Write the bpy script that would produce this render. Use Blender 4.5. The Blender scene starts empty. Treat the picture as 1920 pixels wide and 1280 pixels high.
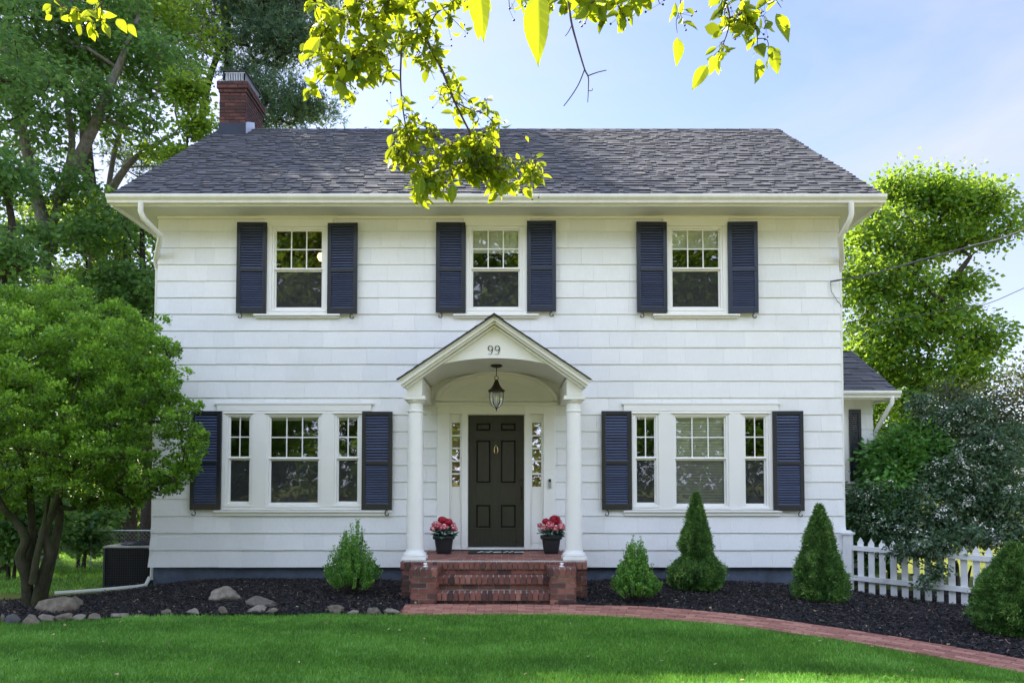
import bpy, bmesh, math, random
import numpy as np
from mathutils import Vector, Matrix
R = math.radians
random.seed(7)
rng = np.random.default_rng(11)
SC = bpy.context.scene
COL = SC.collection

# ------------------------------------------------------------------ camera
FPX, CX, HOR = 1392.0, 950.0, 900.0          # focal length, vertical axis and horizon, in photo pixels (1920 wide)
CAMP = Vector((0.0, -11.7, 1.62)); TILT = R(2.2)
CY0 = HOR - FPX*math.tan(TILT)
cam_d = bpy.data.cameras.new('camera'); cam = bpy.data.objects.new('camera', cam_d); COL.objects.link(cam)
cam.location = CAMP; cam.rotation_euler = (R(90)+TILT, 0, 0)
cam_d.sensor_width = 36; cam_d.lens = FPX*36/1920
cam_d.shift_x = (960-CX)/1920; cam_d.shift_y = (CY0-640)/1920
cam_d.clip_start = 0.05; cam_d.clip_end = 2000
SC.camera = cam

def at(px, py, y):
    """point on the plane at world depth y that the photo shows at pixel px, py"""
    u = (px-CX)/FPX; v = -(py-CY0)/FPX
    d = Vector((u, math.cos(TILT)-v*math.sin(TILT), math.sin(TILT)+v*math.cos(TILT)))
    return CAMP + d*((y-CAMP.y)/d.y)
def atD(px, py, D): return at(px, py, CAMP.y+D)
def X(px, y=0.0, py=740): return at(px, py, y).x
def Z(py, y=0.0): return at(CX, py, y).z

# ------------------------------------------------------------------ light
SUN_EL, SUN_AZ = R(44), R(-38)                # azimuth from +Y towards +X
sv = Vector((math.cos(SUN_EL)*math.sin(SUN_AZ), math.cos(SUN_EL)*math.cos(SUN_AZ), math.sin(SUN_EL)))
sl = bpy.data.lights.new('sun', 'SUN'); sl.energy = 5.0; sl.angle = R(0.53); sl.color = (1.0, 0.93, 0.78)
so = bpy.data.objects.new('sun', sl); COL.objects.link(so); so.location = (-30, 25, 30)
so.rotation_euler = (-sv).to_track_quat('-Z', 'Y').to_euler()
W = bpy.data.worlds.new('World'); SC.world = W; W.use_nodes = True
nt = W.node_tree; nt.nodes.clear()
def N(t, typ, **k):
    n = t.nodes.new(typ)
    for a, b in k.items(): setattr(n, a, b)
    return n
out = N(nt, 'ShaderNodeOutputWorld'); bg = N(nt, 'ShaderNodeBackground'); sky = N(nt, 'ShaderNodeTexSky')
sky.sky_type = 'NISHITA'; sky.sun_disc = False; sky.sun_elevation = SUN_EL; sky.sun_rotation = SUN_AZ
sky.air_density = 1.0; sky.dust_density = 0.4; sky.ozone_density = 1.5
bg.inputs[1].default_value = 0.115
tc = N(nt, 'ShaderNodeTexCoord'); mp = N(nt, 'ShaderNodeMapping'); mp.inputs['Scale'].default_value = (1.0, 1.0, 3.2); mp.inputs['Rotation'].default_value = (0.1, 0.25, 0.3)
nz = N(nt, 'ShaderNodeTexNoise'); nz.inputs['Scale'].default_value = 1.6; nz.inputs['Detail'].default_value = 7; nz.inputs['Roughness'].default_value = 0.55
nz.inputs['Distortion'].default_value = 0.7
rp = N(nt, 'ShaderNodeValToRGB'); rp.color_ramp.elements[0].position = 0.42; rp.color_ramp.elements[0].color = (0.04,0.04,0.04,1)
rp.color_ramp.elements[1].position = 0.72; rp.color_ramp.elements[1].color = (0.9,0.9,0.9,1)
mx = N(nt, 'ShaderNodeMix', data_type='RGBA'); mx.inputs['B'].default_value = (4.9, 5.0, 5.3, 1)
nt.links.new(tc.outputs['Generated'], mp.inputs['Vector']); nt.links.new(mp.outputs[0], nz.inputs['Vector'])
nt.links.new(nz.outputs['Fac'], rp.inputs[0]); 
# unseen clouds opposite the sun, made thicker and brighter to light the shaded front
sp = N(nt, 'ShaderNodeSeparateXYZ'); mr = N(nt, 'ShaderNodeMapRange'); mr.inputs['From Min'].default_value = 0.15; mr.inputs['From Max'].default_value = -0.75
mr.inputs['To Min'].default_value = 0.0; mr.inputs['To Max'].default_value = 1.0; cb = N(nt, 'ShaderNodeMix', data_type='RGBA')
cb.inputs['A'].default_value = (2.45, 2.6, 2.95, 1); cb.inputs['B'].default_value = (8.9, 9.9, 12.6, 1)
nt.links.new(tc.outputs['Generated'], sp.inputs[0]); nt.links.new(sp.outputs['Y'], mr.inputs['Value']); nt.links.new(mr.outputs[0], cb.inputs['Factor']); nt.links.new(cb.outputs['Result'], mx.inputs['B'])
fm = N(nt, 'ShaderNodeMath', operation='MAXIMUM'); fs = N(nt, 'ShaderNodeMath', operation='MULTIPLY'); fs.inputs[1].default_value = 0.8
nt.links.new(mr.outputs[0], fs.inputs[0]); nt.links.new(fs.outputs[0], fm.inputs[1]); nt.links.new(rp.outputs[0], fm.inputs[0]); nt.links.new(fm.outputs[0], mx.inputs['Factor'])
tn = N(nt, 'ShaderNodeMix', data_type='RGBA', blend_type='MULTIPLY'); tn.inputs['Factor'].default_value = 1; tn.inputs['B'].default_value = (0.86, 0.765, 0.86, 1)
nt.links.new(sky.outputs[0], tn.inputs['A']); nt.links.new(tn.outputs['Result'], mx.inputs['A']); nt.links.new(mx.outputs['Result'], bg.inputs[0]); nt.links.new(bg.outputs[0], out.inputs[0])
SC.view_settings.view_transform = 'Standard'; SC.view_settings.look = 'None'
SC.view_settings.exposure = 1.56; SC.view_settings.gamma = 1.0
SC.cycles.max_bounces = 8; SC.cycles.diffuse_bounces = 4; SC.cycles.transparent_max_bounces = 10; SC.cycles.use_denoising = True
SC.cycles.sample_clamp_indirect = 6.0

# ------------------------------------------------------------------ helpers
def tag(o, label=None, cat=None, group=None, kind=None):
    if label: o['label'] = label
    if cat: o['category'] = cat
    if group: o['group'] = group
    if kind: o['kind'] = kind
    return o
def empty(name, loc=(0,0,0), rz=0.0, parent=None):
    o = bpy.data.objects.new(name, None); COL.objects.link(o); o.location = loc; o.rotation_euler = (0,0,rz)
    o.empty_display_size = 0.2
    if parent: o.parent = parent
    return o
def link(name, me, parent=None, kind=None):
    o = bpy.data.objects.new(name, me); COL.objects.link(o)
    if parent: o.parent = parent
    if kind: o['kind'] = kind
    return o
def dup(root, loc, rz=0.0, scale=None, **tags):
    r = root.copy(); COL.objects.link(r); r.location = loc; r.rotation_euler = (0,0,rz)
    if scale: r.scale = scale
    for k, v in tags.items(): r[k] = v
    for ch in list(root.children):
        c = ch.copy(); COL.objects.link(c); c.parent = r
        for g in list(ch.children):
            d = g.copy(); COL.objects.link(d); d.parent = c
    return r

class MB:
    def __init__(s): s.v=[]; s.f=[]; s.t=[]; s.m=[]; s.tint=0.5; s.mi=0
    def face(s, pts, tint=None):
        b=len(s.v); s.v.extend([tuple(p) for p in pts]); s.f.append(list(range(b,b+len(pts)))); s.t.append(s.tint if tint is None else tint); s.m.append(s.mi)
    def hexa(s, c, tint=None):
        """eight corners: bottom 0-3 counterclockwise, top 4-7"""
        b=len(s.v); s.v.extend([tuple(p) for p in c]); t=s.tint if tint is None else tint
        for q in ((0,3,2,1),(4,5,6,7),(0,1,5,4),(1,2,6,5),(2,3,7,6),(3,0,4,7)):
            s.f.append([b+i for i in q]); s.t.append(t); s.m.append(s.mi)
    def box(s, x0,x1,y0,y1,z0,z1, tint=None):
        s.hexa([(x0,y0,z0),(x1,y0,z0),(x1,y1,z0),(x0,y1,z0),(x0,y0,z1),(x1,y0,z1),(x1,y1,z1),(x0,y1,z1)], tint)
    def obox(s, M, x0,x1,y0,y1,z0,z1, tint=None):
        s.hexa([M@Vector(p) for p in [(x0,y0,z0),(x1,y0,z0),(x1,y1,z0),(x0,y1,z0),(x0,y0,z1),(x1,y0,z1),(x1,y1,z1),(x0,y1,z1)]], tint)
    def bar(s, a, b, w, h, up=(0,0,1)):
        a=Vector(a); b=Vector(b); d=(b-a); L=d.length; d.normalize(); r=d.cross(Vector(up)); r.normalize(); u=r.cross(d)
        M=Matrix((( r.x,d.x,u.x,a.x),(r.y,d.y,u.y,a.y),(r.z,d.z,u.z,a.z),(0,0,0,1))); s.obox(M,-w/2,w/2,0,L,-h/2,h/2)
    def tube(s, pts, rad, n=6, cap=True):
        pts=[Vector(p) for p in pts]
        if not hasattr(rad,'__len__'): rad=[rad]*len(pts)
        b=len(s.v); prev=None
        for i,p in enumerate(pts):
            d=(pts[min(i+1,len(pts)-1)]-pts[max(i-1,0)]); d.normalize()
            if prev is None:
                a=Vector((0,0,1)) if abs(d.z)<.9 else Vector((1,0,0)); r=d.cross(a)
            else: r=prev-d*prev.dot(d)
            r.normalize(); prev=r; q=d.cross(r)
            for k in range(n):
                an=2*math.pi*k/n; s.v.append(tuple(p+(r*math.cos(an)+q*math.sin(an))*rad[i]))
        for i in range(len(pts)-1):
            for k in range(n):
                k2=(k+1)%n; s.f.append([b+i*n+k,b+i*n+k2,b+(i+1)*n+k2,b+(i+1)*n+k]); s.t.append(s.tint); s.m.append(s.mi)
        if cap:
            s.f.append([b+k for k in range(n)][::-1]); s.t.append(s.tint); s.m.append(s.mi)
            e=b+(len(pts)-1)*n; s.f.append([e+k for k in range(n)]); s.t.append(s.tint); s.m.append(s.mi)
    def lathe(s, prof, c=(0,0,0), n=24, cap=True):
        b=len(s.v); c=Vector(c)
        for r,z in prof:
            for k in range(n):
                a=2*math.pi*k/n; s.v.append((c.x+r*math.cos(a),c.y+r*math.sin(a),c.z+z))
        for i in range(len(prof)-1):
            for k in range(n):
                k2=(k+1)%n; s.f.append([b+i*n+k,b+i*n+k2,b+(i+1)*n+k2,b+(i+1)*n+k]); s.t.append(s.tint); s.m.append(s.mi)
        if cap:
            s.f.append([b+k for k in range(n)][::-1]); s.t.append(s.tint); s.m.append(s.mi)
            e=b+(len(prof)-1)*n; s.f.append([e+k for k in range(n)]); s.t.append(s.tint); s.m.append(s.mi)
    def plate(s, r, holes, y0, y1):
        """upright plate x,z rect with rectangular holes between depths y0 and y1"""
        xs=sorted({r[0],r[1],*[min(max(v,r[0]),r[1]) for h in holes for v in (h[0],h[1])]}); zs=sorted({r[2],r[3],*[min(max(v,r[2]),r[3]) for h in holes for v in (h[2],h[3])]})
        for i in range(len(xs)-1):
            for j in range(len(zs)-1):
                cx=(xs[i]+xs[i+1])/2; cz=(zs[j]+zs[j+1])/2
                if any(h[0]<cx<h[1] and h[2]<cz<h[3] for h in holes): continue
                s.box(xs[i],xs[i+1],y0,y1,zs[j],zs[j+1])
    def build(s, name, mats, parent=None, smooth=False, bevel=0.0, kind=None):
        me=bpy.data.meshes.new(name); me.from_pydata(s.v,[],s.f)
        if not isinstance(mats,(list,tuple)): mats=[mats]
        for m in mats: me.materials.append(m)
        if len(mats)>1: me.polygons.foreach_set('material_index', s.m)
        a=me.attributes.new('tint','FLOAT','FACE'); a.data.foreach_set('value', s.t)
        if smooth:
            me.polygons.foreach_set('use_smooth',[True]*len(s.f))
        me.update()
        if smooth and smooth!='all':
            try: me.set_sharp_from_angle(angle=R(40))
            except Exception: pass
        o=link(name, me, parent, kind)
        if bevel:
            b=o.modifiers.new('bevel','BEVEL'); b.width=bevel; b.segments=2; b.limit_method='ANGLE'; b.angle_limit=R(50)
        return o

def np_mesh(name, V, F, mat, tint=None, parent=None, smooth=False, kind=None):
    V=np.asarray(V,dtype=np.float32); F=np.asarray(F,dtype=np.int32); n,k=F.shape
    me=bpy.data.meshes.new(name); me.vertices.add(len(V)); me.vertices.foreach_set('co',V.ravel())
    me.loops.add(n*k); me.loops.foreach_set('vertex_index',F.ravel())
    me.polygons.add(n); me.polygons.foreach_set('loop_start',np.arange(0,n*k,k,dtype=np.int32))
    try: me.polygons.foreach_set('loop_total',np.full(n,k,dtype=np.int32))
    except Exception: pass
    if smooth: me.polygons.foreach_set('use_smooth',np.ones(n,dtype=bool))
    me.materials.append(mat); me.update(calc_edges=True)
    if tint is not None:
        a=me.attributes.new('tint','FLOAT','FACE'); a.data.foreach_set('value',np.asarray(tint,dtype=np.float32))
    return link(name, me, parent, kind)

def unit(v): return v/np.maximum(np.linalg.norm(v,axis=-1,keepdims=True),1e-9)
def instance(T, TF, pos, ax, nrm, size, tint=None):
    """copies template T (x = width, y = along, z = normal) to every pos"""
    y=unit(ax); x=unit(np.cross(y,nrm)); z=np.cross(x,y)
    size=np.asarray(size); 
    if size.ndim==1: size=np.repeat(size[:,None],3,1)
    V=pos[:,None,:]+(T[None,:,0:1]*size[:,None,0:1])*x[:,None,:]+(T[None,:,1:2]*size[:,None,1:2])*y[:,None,:]+(T[None,:,2:3]*size[:,None,2:3])*z[:,None,:]
    n=len(pos); m=len(T)
    F=(TF[None,:,:]+(np.arange(n)*m)[:,None,None]).reshape(-1,TF.shape[1])
    t=None if tint is None else np.repeat(tint,len(TF))
    return V.reshape(-1,3), F, t
LEAF_T=np.array([[0,0,0],[.30,.42,.07],[0,1,-.06],[-.30,.42,.07]],float); LEAF_F=np.array([[0,1,2,3]])
def rdir(n):
    v=rng.normal(size=(n,3)); return unit(v)

# ------------------------------------------------------------------ materials
def new_mat(name):
    m=bpy.data.materials.new(name); m.use_nodes=True; t=m.node_tree; t.nodes.clear()
    o=N(t,'ShaderNodeOutputMaterial'); return m,t,o
def ramp(t, fac, stops):
    r=N(t,'ShaderNodeValToRGB'); e=r.color_ramp.elements
    while len(e)<len(stops): e.new(0.5)
    for i,(p,c) in enumerate(stops): e[i].position=p; e[i].color=(*c,1)
    t.links.new(fac,r.inputs[0]); return r.outputs[0]
def mulc(t, a, b, mode='MULTIPLY', f=1.0):
    m=N(t,'ShaderNodeMix',data_type='RGBA',blend_type=mode); m.inputs['Factor'].default_value=f
    for s,v in ((m.inputs['A'],a),(m.inputs['B'],b)):
        if isinstance(v,tuple): s.default_value=(*v,1)
        else: t.links.new(v,s)
    return m.outputs['Result']
def noise(t, scale, detail=4, rough=.55, stretch=None, dist=0.0, coord='Object'):
    c=N(t,'ShaderNodeTexCoord'); n=N(t,'ShaderNodeTexNoise'); n.inputs['Scale'].default_value=scale; n.inputs['Detail'].default_value=detail
    n.inputs['Roughness'].default_value=rough; n.inputs['Distortion'].default_value=dist
    if stretch:
        mpp=N(t,'ShaderNodeMapping'); mpp.inputs['Scale'].default_value=stretch; t.links.new(c.outputs[coord],mpp.inputs[0]); t.links.new(mpp.outputs[0],n.inputs['Vector'])
    else: t.links.new(c.outputs[coord],n.inputs['Vector'])
    return n.outputs['Fac']
def attr(t, name='tint'):
    a=N(t,'ShaderNodeAttribute'); a.attribute_name=name; return a.outputs['Fac']
def solid(name, stops, rough=.6, spec=.5, metal=0.0, nscale=None, namp=.15, stretch=None, bump=0.0, bscale=40, bstretch=None, coat=0.0, dirt=None):
    """stops: colour stops over the per-face tint attribute"""
    m,t,o=new_mat(name); b=N(t,'ShaderNodeBsdfPrincipled'); t.links.new(b.outputs[0],o.inputs[0])
    c=ramp(t,attr(t),stops) if len(stops)>1 else stops[0][1]
    if nscale:
        g=ramp(t,noise(t,nscale,5,.6,stretch),[(.3,(1-namp,)*3),(.7,(1+namp*.5 if 1+namp*.5<=1 else 1,)*3)])
        c=mulc(t,c,g)
    if dirt:
        col,sc,lo,hi,f=dirt
        d=ramp(t,noise(t,sc,6,.65),[(lo,(0,0,0)),(hi,(f,f,f))]); mm=N(t,'ShaderNodeMix',data_type='RGBA')
        t.links.new(d,mm.inputs['Factor']); 
        if isinstance(c,tuple): mm.inputs['A'].default_value=(*c,1)
        else: t.links.new(c,mm.inputs['A'])
        mm.inputs['B'].default_value=(*col,1); c=mm.outputs['Result']
    if isinstance(c,tuple): b.inputs['Base Color'].default_value=(*c,1)
    else: t.links.new(c,b.inputs['Base Color'])
    b.inputs['Roughness'].default_value=rough; b.inputs['Specular IOR Level'].default_value=spec; b.inputs['Metallic'].default_value=metal
    b.inputs['Coat Weight'].default_value=coat
    if bump:
        bp=N(t,'ShaderNodeBump'); bp.inputs['Strength'].default_value=1.0; bp.inputs['Distance'].default_value=bump
        t.links.new(noise(t,bscale,5,.6,bstretch),bp.inputs['Height']); t.links.new(bp.outputs[0],b.inputs['Normal'])
    return m
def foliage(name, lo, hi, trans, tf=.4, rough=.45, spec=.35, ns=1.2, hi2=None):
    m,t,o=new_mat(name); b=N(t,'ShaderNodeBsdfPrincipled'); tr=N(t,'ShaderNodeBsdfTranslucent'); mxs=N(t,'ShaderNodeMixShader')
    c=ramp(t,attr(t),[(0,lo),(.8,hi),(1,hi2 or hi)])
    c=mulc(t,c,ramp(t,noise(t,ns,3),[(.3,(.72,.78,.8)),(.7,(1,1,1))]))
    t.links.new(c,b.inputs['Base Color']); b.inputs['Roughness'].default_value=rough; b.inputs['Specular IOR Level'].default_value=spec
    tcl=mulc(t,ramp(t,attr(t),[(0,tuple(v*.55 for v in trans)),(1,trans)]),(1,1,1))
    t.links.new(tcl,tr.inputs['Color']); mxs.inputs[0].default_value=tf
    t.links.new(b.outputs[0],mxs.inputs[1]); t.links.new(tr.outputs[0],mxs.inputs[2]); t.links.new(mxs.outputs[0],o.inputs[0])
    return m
M={}
M['siding']=solid('siding_paint',[(0,(.77,.785,.80)),(1,(.83,.84,.85))],rough=.55,spec=.3,nscale=6,namp=.07,stretch=(14,14,1.2),bump=.0016,bscale=9,bstretch=(14,14,.7),dirt=((.60,.60,.55),1.3,.5,.8,.35))
M['trim']=solid('white_trim_paint',[(0,(.82,.82,.80))],rough=.42,nscale=2.5,namp=.04,bump=.0005,bscale=20)
M['soffit']=solid('soffit_paint',[(0,(.72,.71,.66))],rough=.6,nscale=3,namp=.08)
M['gutter']=solid('gutter_aluminium_paint',[(0,(.76,.76,.72))],rough=.35,nscale=2,namp=.12,stretch=(3,1,1))
M['found']=solid('blue_grey_stucco',[(0,(.10,.13,.19))],rough=.8,nscale=9,namp=.35,bump=.006,bscale=45,dirt=((.035,.035,.04),4.5,.52,.75,.8))
M['roof']=solid('asphalt_shingle',[(0,(.034,.038,.048)),(.3,(.09,.094,.112)),(.6,(.155,.157,.175)),(.85,(.21,.205,.215)),(1,(.27,.25,.245))],rough=.9,spec=.25,nscale=60,namp=.35,bump=.003,bscale=160)
M['brick']=solid('brick',[(0,(.10,.055,.052)),(.3,(.20,.085,.07)),(.65,(.28,.11,.085)),(1,(.38,.18,.135))],rough=.8,spec=.25,nscale=14,namp=.4,bump=.004,bscale=60,dirt=((.06,.045,.04),2.7,.55,.8,.35))
M['brick_floor']=solid('brick_floor',[(0,(.24,.10,.085)),(.5,(.31,.14,.11)),(1,(.38,.19,.15))],rough=.8,spec=.25,nscale=14,namp=.3,bump=.003,bscale=60)
M['chimney_brick']=solid('chimney_brick',[(0,(.04,.018,.02)),(.5,(.075,.026,.026)),(1,(.125,.045,.042))],rough=.85,nscale=14,namp=.4,bump=.004,bscale=60)
M['mortar']=solid('mortar',[(0,(.56,.50,.44))],rough=.95,nscale=9,namp=.4,bump=.003,bscale=90,dirt=((.14,.11,.09),3,.5,.75,.6))
M['chimney_mortar']=solid('chimney_mortar',[(0,(.20,.13,.10))],rough=.95,nscale=9,namp=.4)
M['paver']=solid('paver',[(0,(.32,.13,.095)),(.5,(.45,.20,.145)),(1,(.56,.28,.20))],rough=.85,nscale=20,namp=.25,bump=.002,bscale=80)
M['sand']=solid('joint_sand',[(0,(.09,.06,.05))],rough=1)
M['shutter']=solid('shutter_paint',[(0,(.012,.014,.022)),(1,(.030,.042,.085))],rough=.33,spec=.6,nscale=3,namp=.25,dirt=((.06,.065,.08),2.2,.6,.85,.35))
M['skylit_slat']=solid('shutter_slat_skylit',[(0,(.045,.06,.125)),(1,(.085,.115,.22))],rough=.4,spec=.6,nscale=3,namp=.2)  # shutter paint made bluer; sky light on the slats put into the colour
M['iron']=solid('black_iron',[(0,(.012,.012,.014))],rough=.45)
M['bronze']=solid('dark_bronze',[(0,(.05,.037,.025))],rough=.4,metal=.7,nscale=20,namp=.3)
M['brass']=solid('brass',[(0,(.55,.40,.16))],rough=.25,metal=1.0)
M['door']=solid('door_paint',[(0,(.024,.023,.019))],rough=.36,spec=.5,nscale=5,namp=.5,stretch=(6,6,.6),bump=.0012,bscale=14,bstretch=(10,10,.5))
M['black']=solid('black_rubber',[(0,(.012,.012,.012))],rough=.8,bump=.002,bscale=150)
M['dark_metal']=solid('slate_flashing',[(0,(.022,.030,.055))],rough=.6,spec=.3,nscale=4,namp=.3)
M['white_metal']=solid('pale_flashing',[(0,(.50,.55,.70))],rough=.4,nscale=5,namp=.2)
M['galv']=solid('galvanised_metal',[(0,(.42,.44,.46))],rough=.4,metal=.7,nscale=12,namp=.3)
M['cement']=solid('cement_crown',[(0,(.11,.105,.10))],rough=.9,nscale=12,namp=.4,bump=.004,bscale=40)
M['ac']=solid('ac_grey_metal',[(0,(.035,.037,.045))],rough=.5,metal=.3,nscale=6,namp=.3)
M['ac_top']=solid('ac_lid_metal',[(0,(.42,.42,.40))],rough=.5,metal=.3,nscale=6,namp=.3)
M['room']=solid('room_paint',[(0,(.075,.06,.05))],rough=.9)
M['blind']=solid('window_blind',[(0,(.72,.76,.72)),(1,(.80,.82,.80))],rough=.8)
M['pot']=solid('black_plastic',[(0,(.018,.02,.026))],rough=.42,spec=.5,nscale=8,namp=.3)
M['soil']=solid('soil',[(0,(.03,.02,.015))],rough=1,bump=.01,bscale=60)
M['petal']=solid('petal',[(0,(.34,.002,.02)),(.45,(.50,.006,.04)),(.6,(.52,.03,.09)),(.8,(.66,.14,.19)),(1,(.88,.55,.52))],rough=.6)
M['rock']=solid('field_stone',[(0,(.13,.13,.14)),(.5,(.25,.21,.16)),(1,(.38,.34,.28))],rough=.9,nscale=9,namp=.6,bump=.02,bscale=16,dirt=((.09,.07,.045),6,.48,.7,.8))
M['bark']=solid('bark',[(0,(.05,.042,.036)),(.5,(.10,.085,.07)),(1,(.24,.225,.21))],rough=.95,spec=.2,nscale=7,namp=.55,stretch=(3,3,1),bump=.02,bscale=16,bstretch=(4,4,.8))
M['bark_moss']=solid('mossy_bark',[(0,(.085,.08,.05))],rough=.95,spec=.2,nscale=6,namp=.5,bump=.035,bscale=22,bstretch=(3,3,1),dirt=((.05,.065,.02),5,.45,.62,.8))
M['twig']=solid('twig_bark',[(0,(.07,.05,.045))],rough=.8,nscale=60,namp=.4)
M['cable']=solid('cable_sheath',[(0,(.10,.10,.11))],rough=.5)
M['fence']=solid('fence_white_paint',[(0,(.70,.72,.74)),(1,(.80,.81,.82))],rough=.6,nscale=5,namp=.12,stretch=(2,2,1),dirt=((.35,.36,.30),3,.6,.8,.5))
M['holly']=foliage('holly_leaf',(.010,.045,.008),(.17,.37,.035),(.45,.75,.06),tf=.33,ns=3.5,hi2=(.42,.66,.09),spec=.35)
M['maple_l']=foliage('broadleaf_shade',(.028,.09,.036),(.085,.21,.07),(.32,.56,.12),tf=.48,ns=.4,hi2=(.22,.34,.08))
M['maple_r']=foliage('broadleaf_bright',(.028,.10,.02),(.09,.22,.03),(.46,.66,.05),tf=.48,ns=.5,hi2=(.22,.36,.045))  # brighter leaf colour; on left trees and bushes it stands in for sunlight
M['pine']=foliage('pine_needle',(.04,.10,.07),(.10,.20,.12),(.3,.42,.16),tf=.35,ns=.6,hi2=(.20,.24,.10))
M['spruce']=foliage('dwarf_spruce_needle',(.03,.09,.028),(.17,.36,.08),(.28,.45,.07),tf=.22,ns=5,hi2=(.40,.56,.16))
M['boxwood']=foliage('boxwood_leaf',(.035,.12,.03),(.16,.40,.07),(.35,.65,.08),tf=.3,ns=5,hi2=(.42,.55,.10))
M['rhodo']=foliage('glossy_broad_leaf',(.025,.09,.022),(.12,.33,.055),(.3,.6,.08),tf=.3,ns=1.5,spec=.5,hi2=(.24,.48,.09))
M['viburnum']=foliage('dull_dark_leaf',(.022,.06,.032),(.08,.17,.075),(.22,.36,.12),tf=.3,ns=1.2,spec=.6,hi2=(.28,.34,.24))
M['plum']=foliage('purplish_leaf',(.03,.045,.03),(.08,.11,.06),(.25,.28,.10),tf=.3,ns=1.2,hi2=(.11,.09,.06))
M['blossom']=solid('blossom',[(0,(.65,.68,.66)),(1,(.8,.8,.76))],rough=.7)
M['apple']=foliage('crabapple_leaf',(.04,.12,.012),(.08,.19,.015),(.60,.68,.02),tf=.54,ns=14,spec=.3,hi2=(.16,.25,.02))
M['grass']=foliage('grass_blade',(.045,.16,.028),(.20,.48,.06),(.42,.8,.09),tf=.35,ns=.9,spec=.3,hi2=(.36,.60,.20))
M['flowerleaf']=foliage('blue_green_leaf',(.03,.10,.07),(.07,.2,.14),(.1,.3,.12),tf=.15)
M['woods']=foliage('far_leaf',(.03,.08,.02),(.10,.20,.03),(.45,.6,.05),tf=.4,ns=.25,hi2=(.15,.22,.03))
def glass_mat(name, tcol, add, haze=0):
    m,t,o=new_mat(name); g=N(t,'ShaderNodeBsdfGlossy'); g.inputs['Roughness'].default_value=.015; g.inputs['Color'].default_value=(.95,.97,1,1)
    tr=N(t,'ShaderNodeBsdfTransparent'); tr.inputs[0].default_value=(*tcol,1); mxs=N(t,'ShaderNodeMixShader')
    lw=N(t,'ShaderNodeFresnel'); lw.inputs[0].default_value=1.5; ad=N(t,'ShaderNodeMath',operation='ADD'); ad.inputs[1].default_value=add
    bp=N(t,'ShaderNodeBump'); bp.inputs['Strength'].default_value=1; bp.inputs['Distance'].default_value=.0009
    t.links.new(noise(t,2.6,2,.5),bp.inputs['Height']); t.links.new(bp.outputs[0],g.inputs['Normal'])
    t.links.new(lw.outputs[0],ad.inputs[0]); t.links.new(ad.outputs[0],mxs.inputs[0]); t.links.new(tr.outputs[0],mxs.inputs[1]); t.links.new(g.outputs[0],mxs.inputs[2])
    if haze:
        df=N(t,'ShaderNodeBsdfDiffuse'); df.inputs[0].default_value=(.10,.10,.115,1); m2=N(t,'ShaderNodeMixShader'); m2.inputs[0].default_value=haze
        t.links.new(mxs.outputs[0],m2.inputs[1]); t.links.new(df.outputs[0],m2.inputs[2]); t.links.new(m2.outputs[0],o.inputs[0]); return m
    t.links.new(mxs.outputs[0],o.inputs[0]); return m
M['glass']=glass_mat('window_glass',(.95,.97,.94),.13)
M['screened']=glass_mat('screened_glass',(.80,.80,.80),.07,.28)
M['lanternglass']=glass_mat('lantern_glass',(.85,.87,.85),.05)
def glow(name,c,s):
    m,t,o=new_mat(name); e=N(t,'ShaderNodeEmission'); e.inputs[0].default_value=(*c,1); e.inputs[1].default_value=s; t.links.new(e.outputs[0],o.inputs[0]); return m
M['lamp']=glow('lit_lamp',(1,.55,.2),2.2)
# ------------------------------------------------------------------ ground
def sst(a,b,v):
    t=np.clip((v-a)/(b-a),0,1); return t*t*(3-2*t)
def gz(x,y):
    x=np.asarray(x,float); y=np.asarray(y,float)
    z=-.20*sst(2.2,7.2,x)-.14*sst(4.2,7,-x)*sst(-3.5,.5,y)-.10*sst(1,5,y)+.05*sst(-3.2,-.6,y)*(1-sst(-.2,.6,y))*sst(1.2,2,np.abs(x+.17))*(1-sst(4.5,5.8,np.abs(x)))
    return z
def g1(x,y): return float(gz(x,y))
PATH=[(-1.30,-2.46),(-.4,-2.46),(.5,-2.47),(1.15,-2.56),(1.85,-2.77),(2.55,-3.10),(3.2,-3.52),(3.85,-4.02),(4.5,-4.62),(5.15,-5.35),(5.8,-6.3),(6.3,-7.4),(6.6,-8.8)]
PW=.36
def smooth_path(P,n=14):
    P=np.array(P); Q=[]
    for i in range(len(P)-1):
        p0=P[max(i-1,0)];p1=P[i];p2=P[i+1];p3=P[min(i+2,len(P)-1)]
        for k in range(n):
            t=k/n; Q.append(.5*((2*p1)+(-p0+p2)*t+(2*p0-5*p1+4*p2-p3)*t*t+(-p0+3*p1-3*p2+p3)*t**3))
    Q.append(P[-1]); return np.array(Q)
PC=smooth_path(PATH); dS=np.r_[0,np.cumsum(np.linalg.norm(np.diff(PC,axis=0),axis=1))]
def path_pt(s,off):
    x=np.interp(s,dS,PC[:,0]); y=np.interp(s,dS,PC[:,1]); e=.05
    dx=np.interp(s+e,dS,PC[:,0])-np.interp(s-e,dS,PC[:,0]); dy=np.interp(s+e,dS,PC[:,1])-np.interp(s-e,dS,PC[:,1]); L=np.hypot(dx,dy)+1e-9
    return x-dy/L*off, y+dx/L*off          # off > 0 lies towards the house
LEFT_EDGE=[(-11,-4.2),(-8,-3.75),(-6.4,-3.42),(-5.4,-3.22),(-4.4,-2.97),(-3.2,-2.84),(-2,-2.80),(-1.25,-2.84)]
LE=np.array(LEFT_EDGE)
s_=np.linspace(0,dS[-1],80)
fx,fy=path_pt(s_,-PW); bx_,by_=path_pt(s_,PW)
LAWN_LINE=np.vstack([LE,np.c_[fx,fy]])
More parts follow.
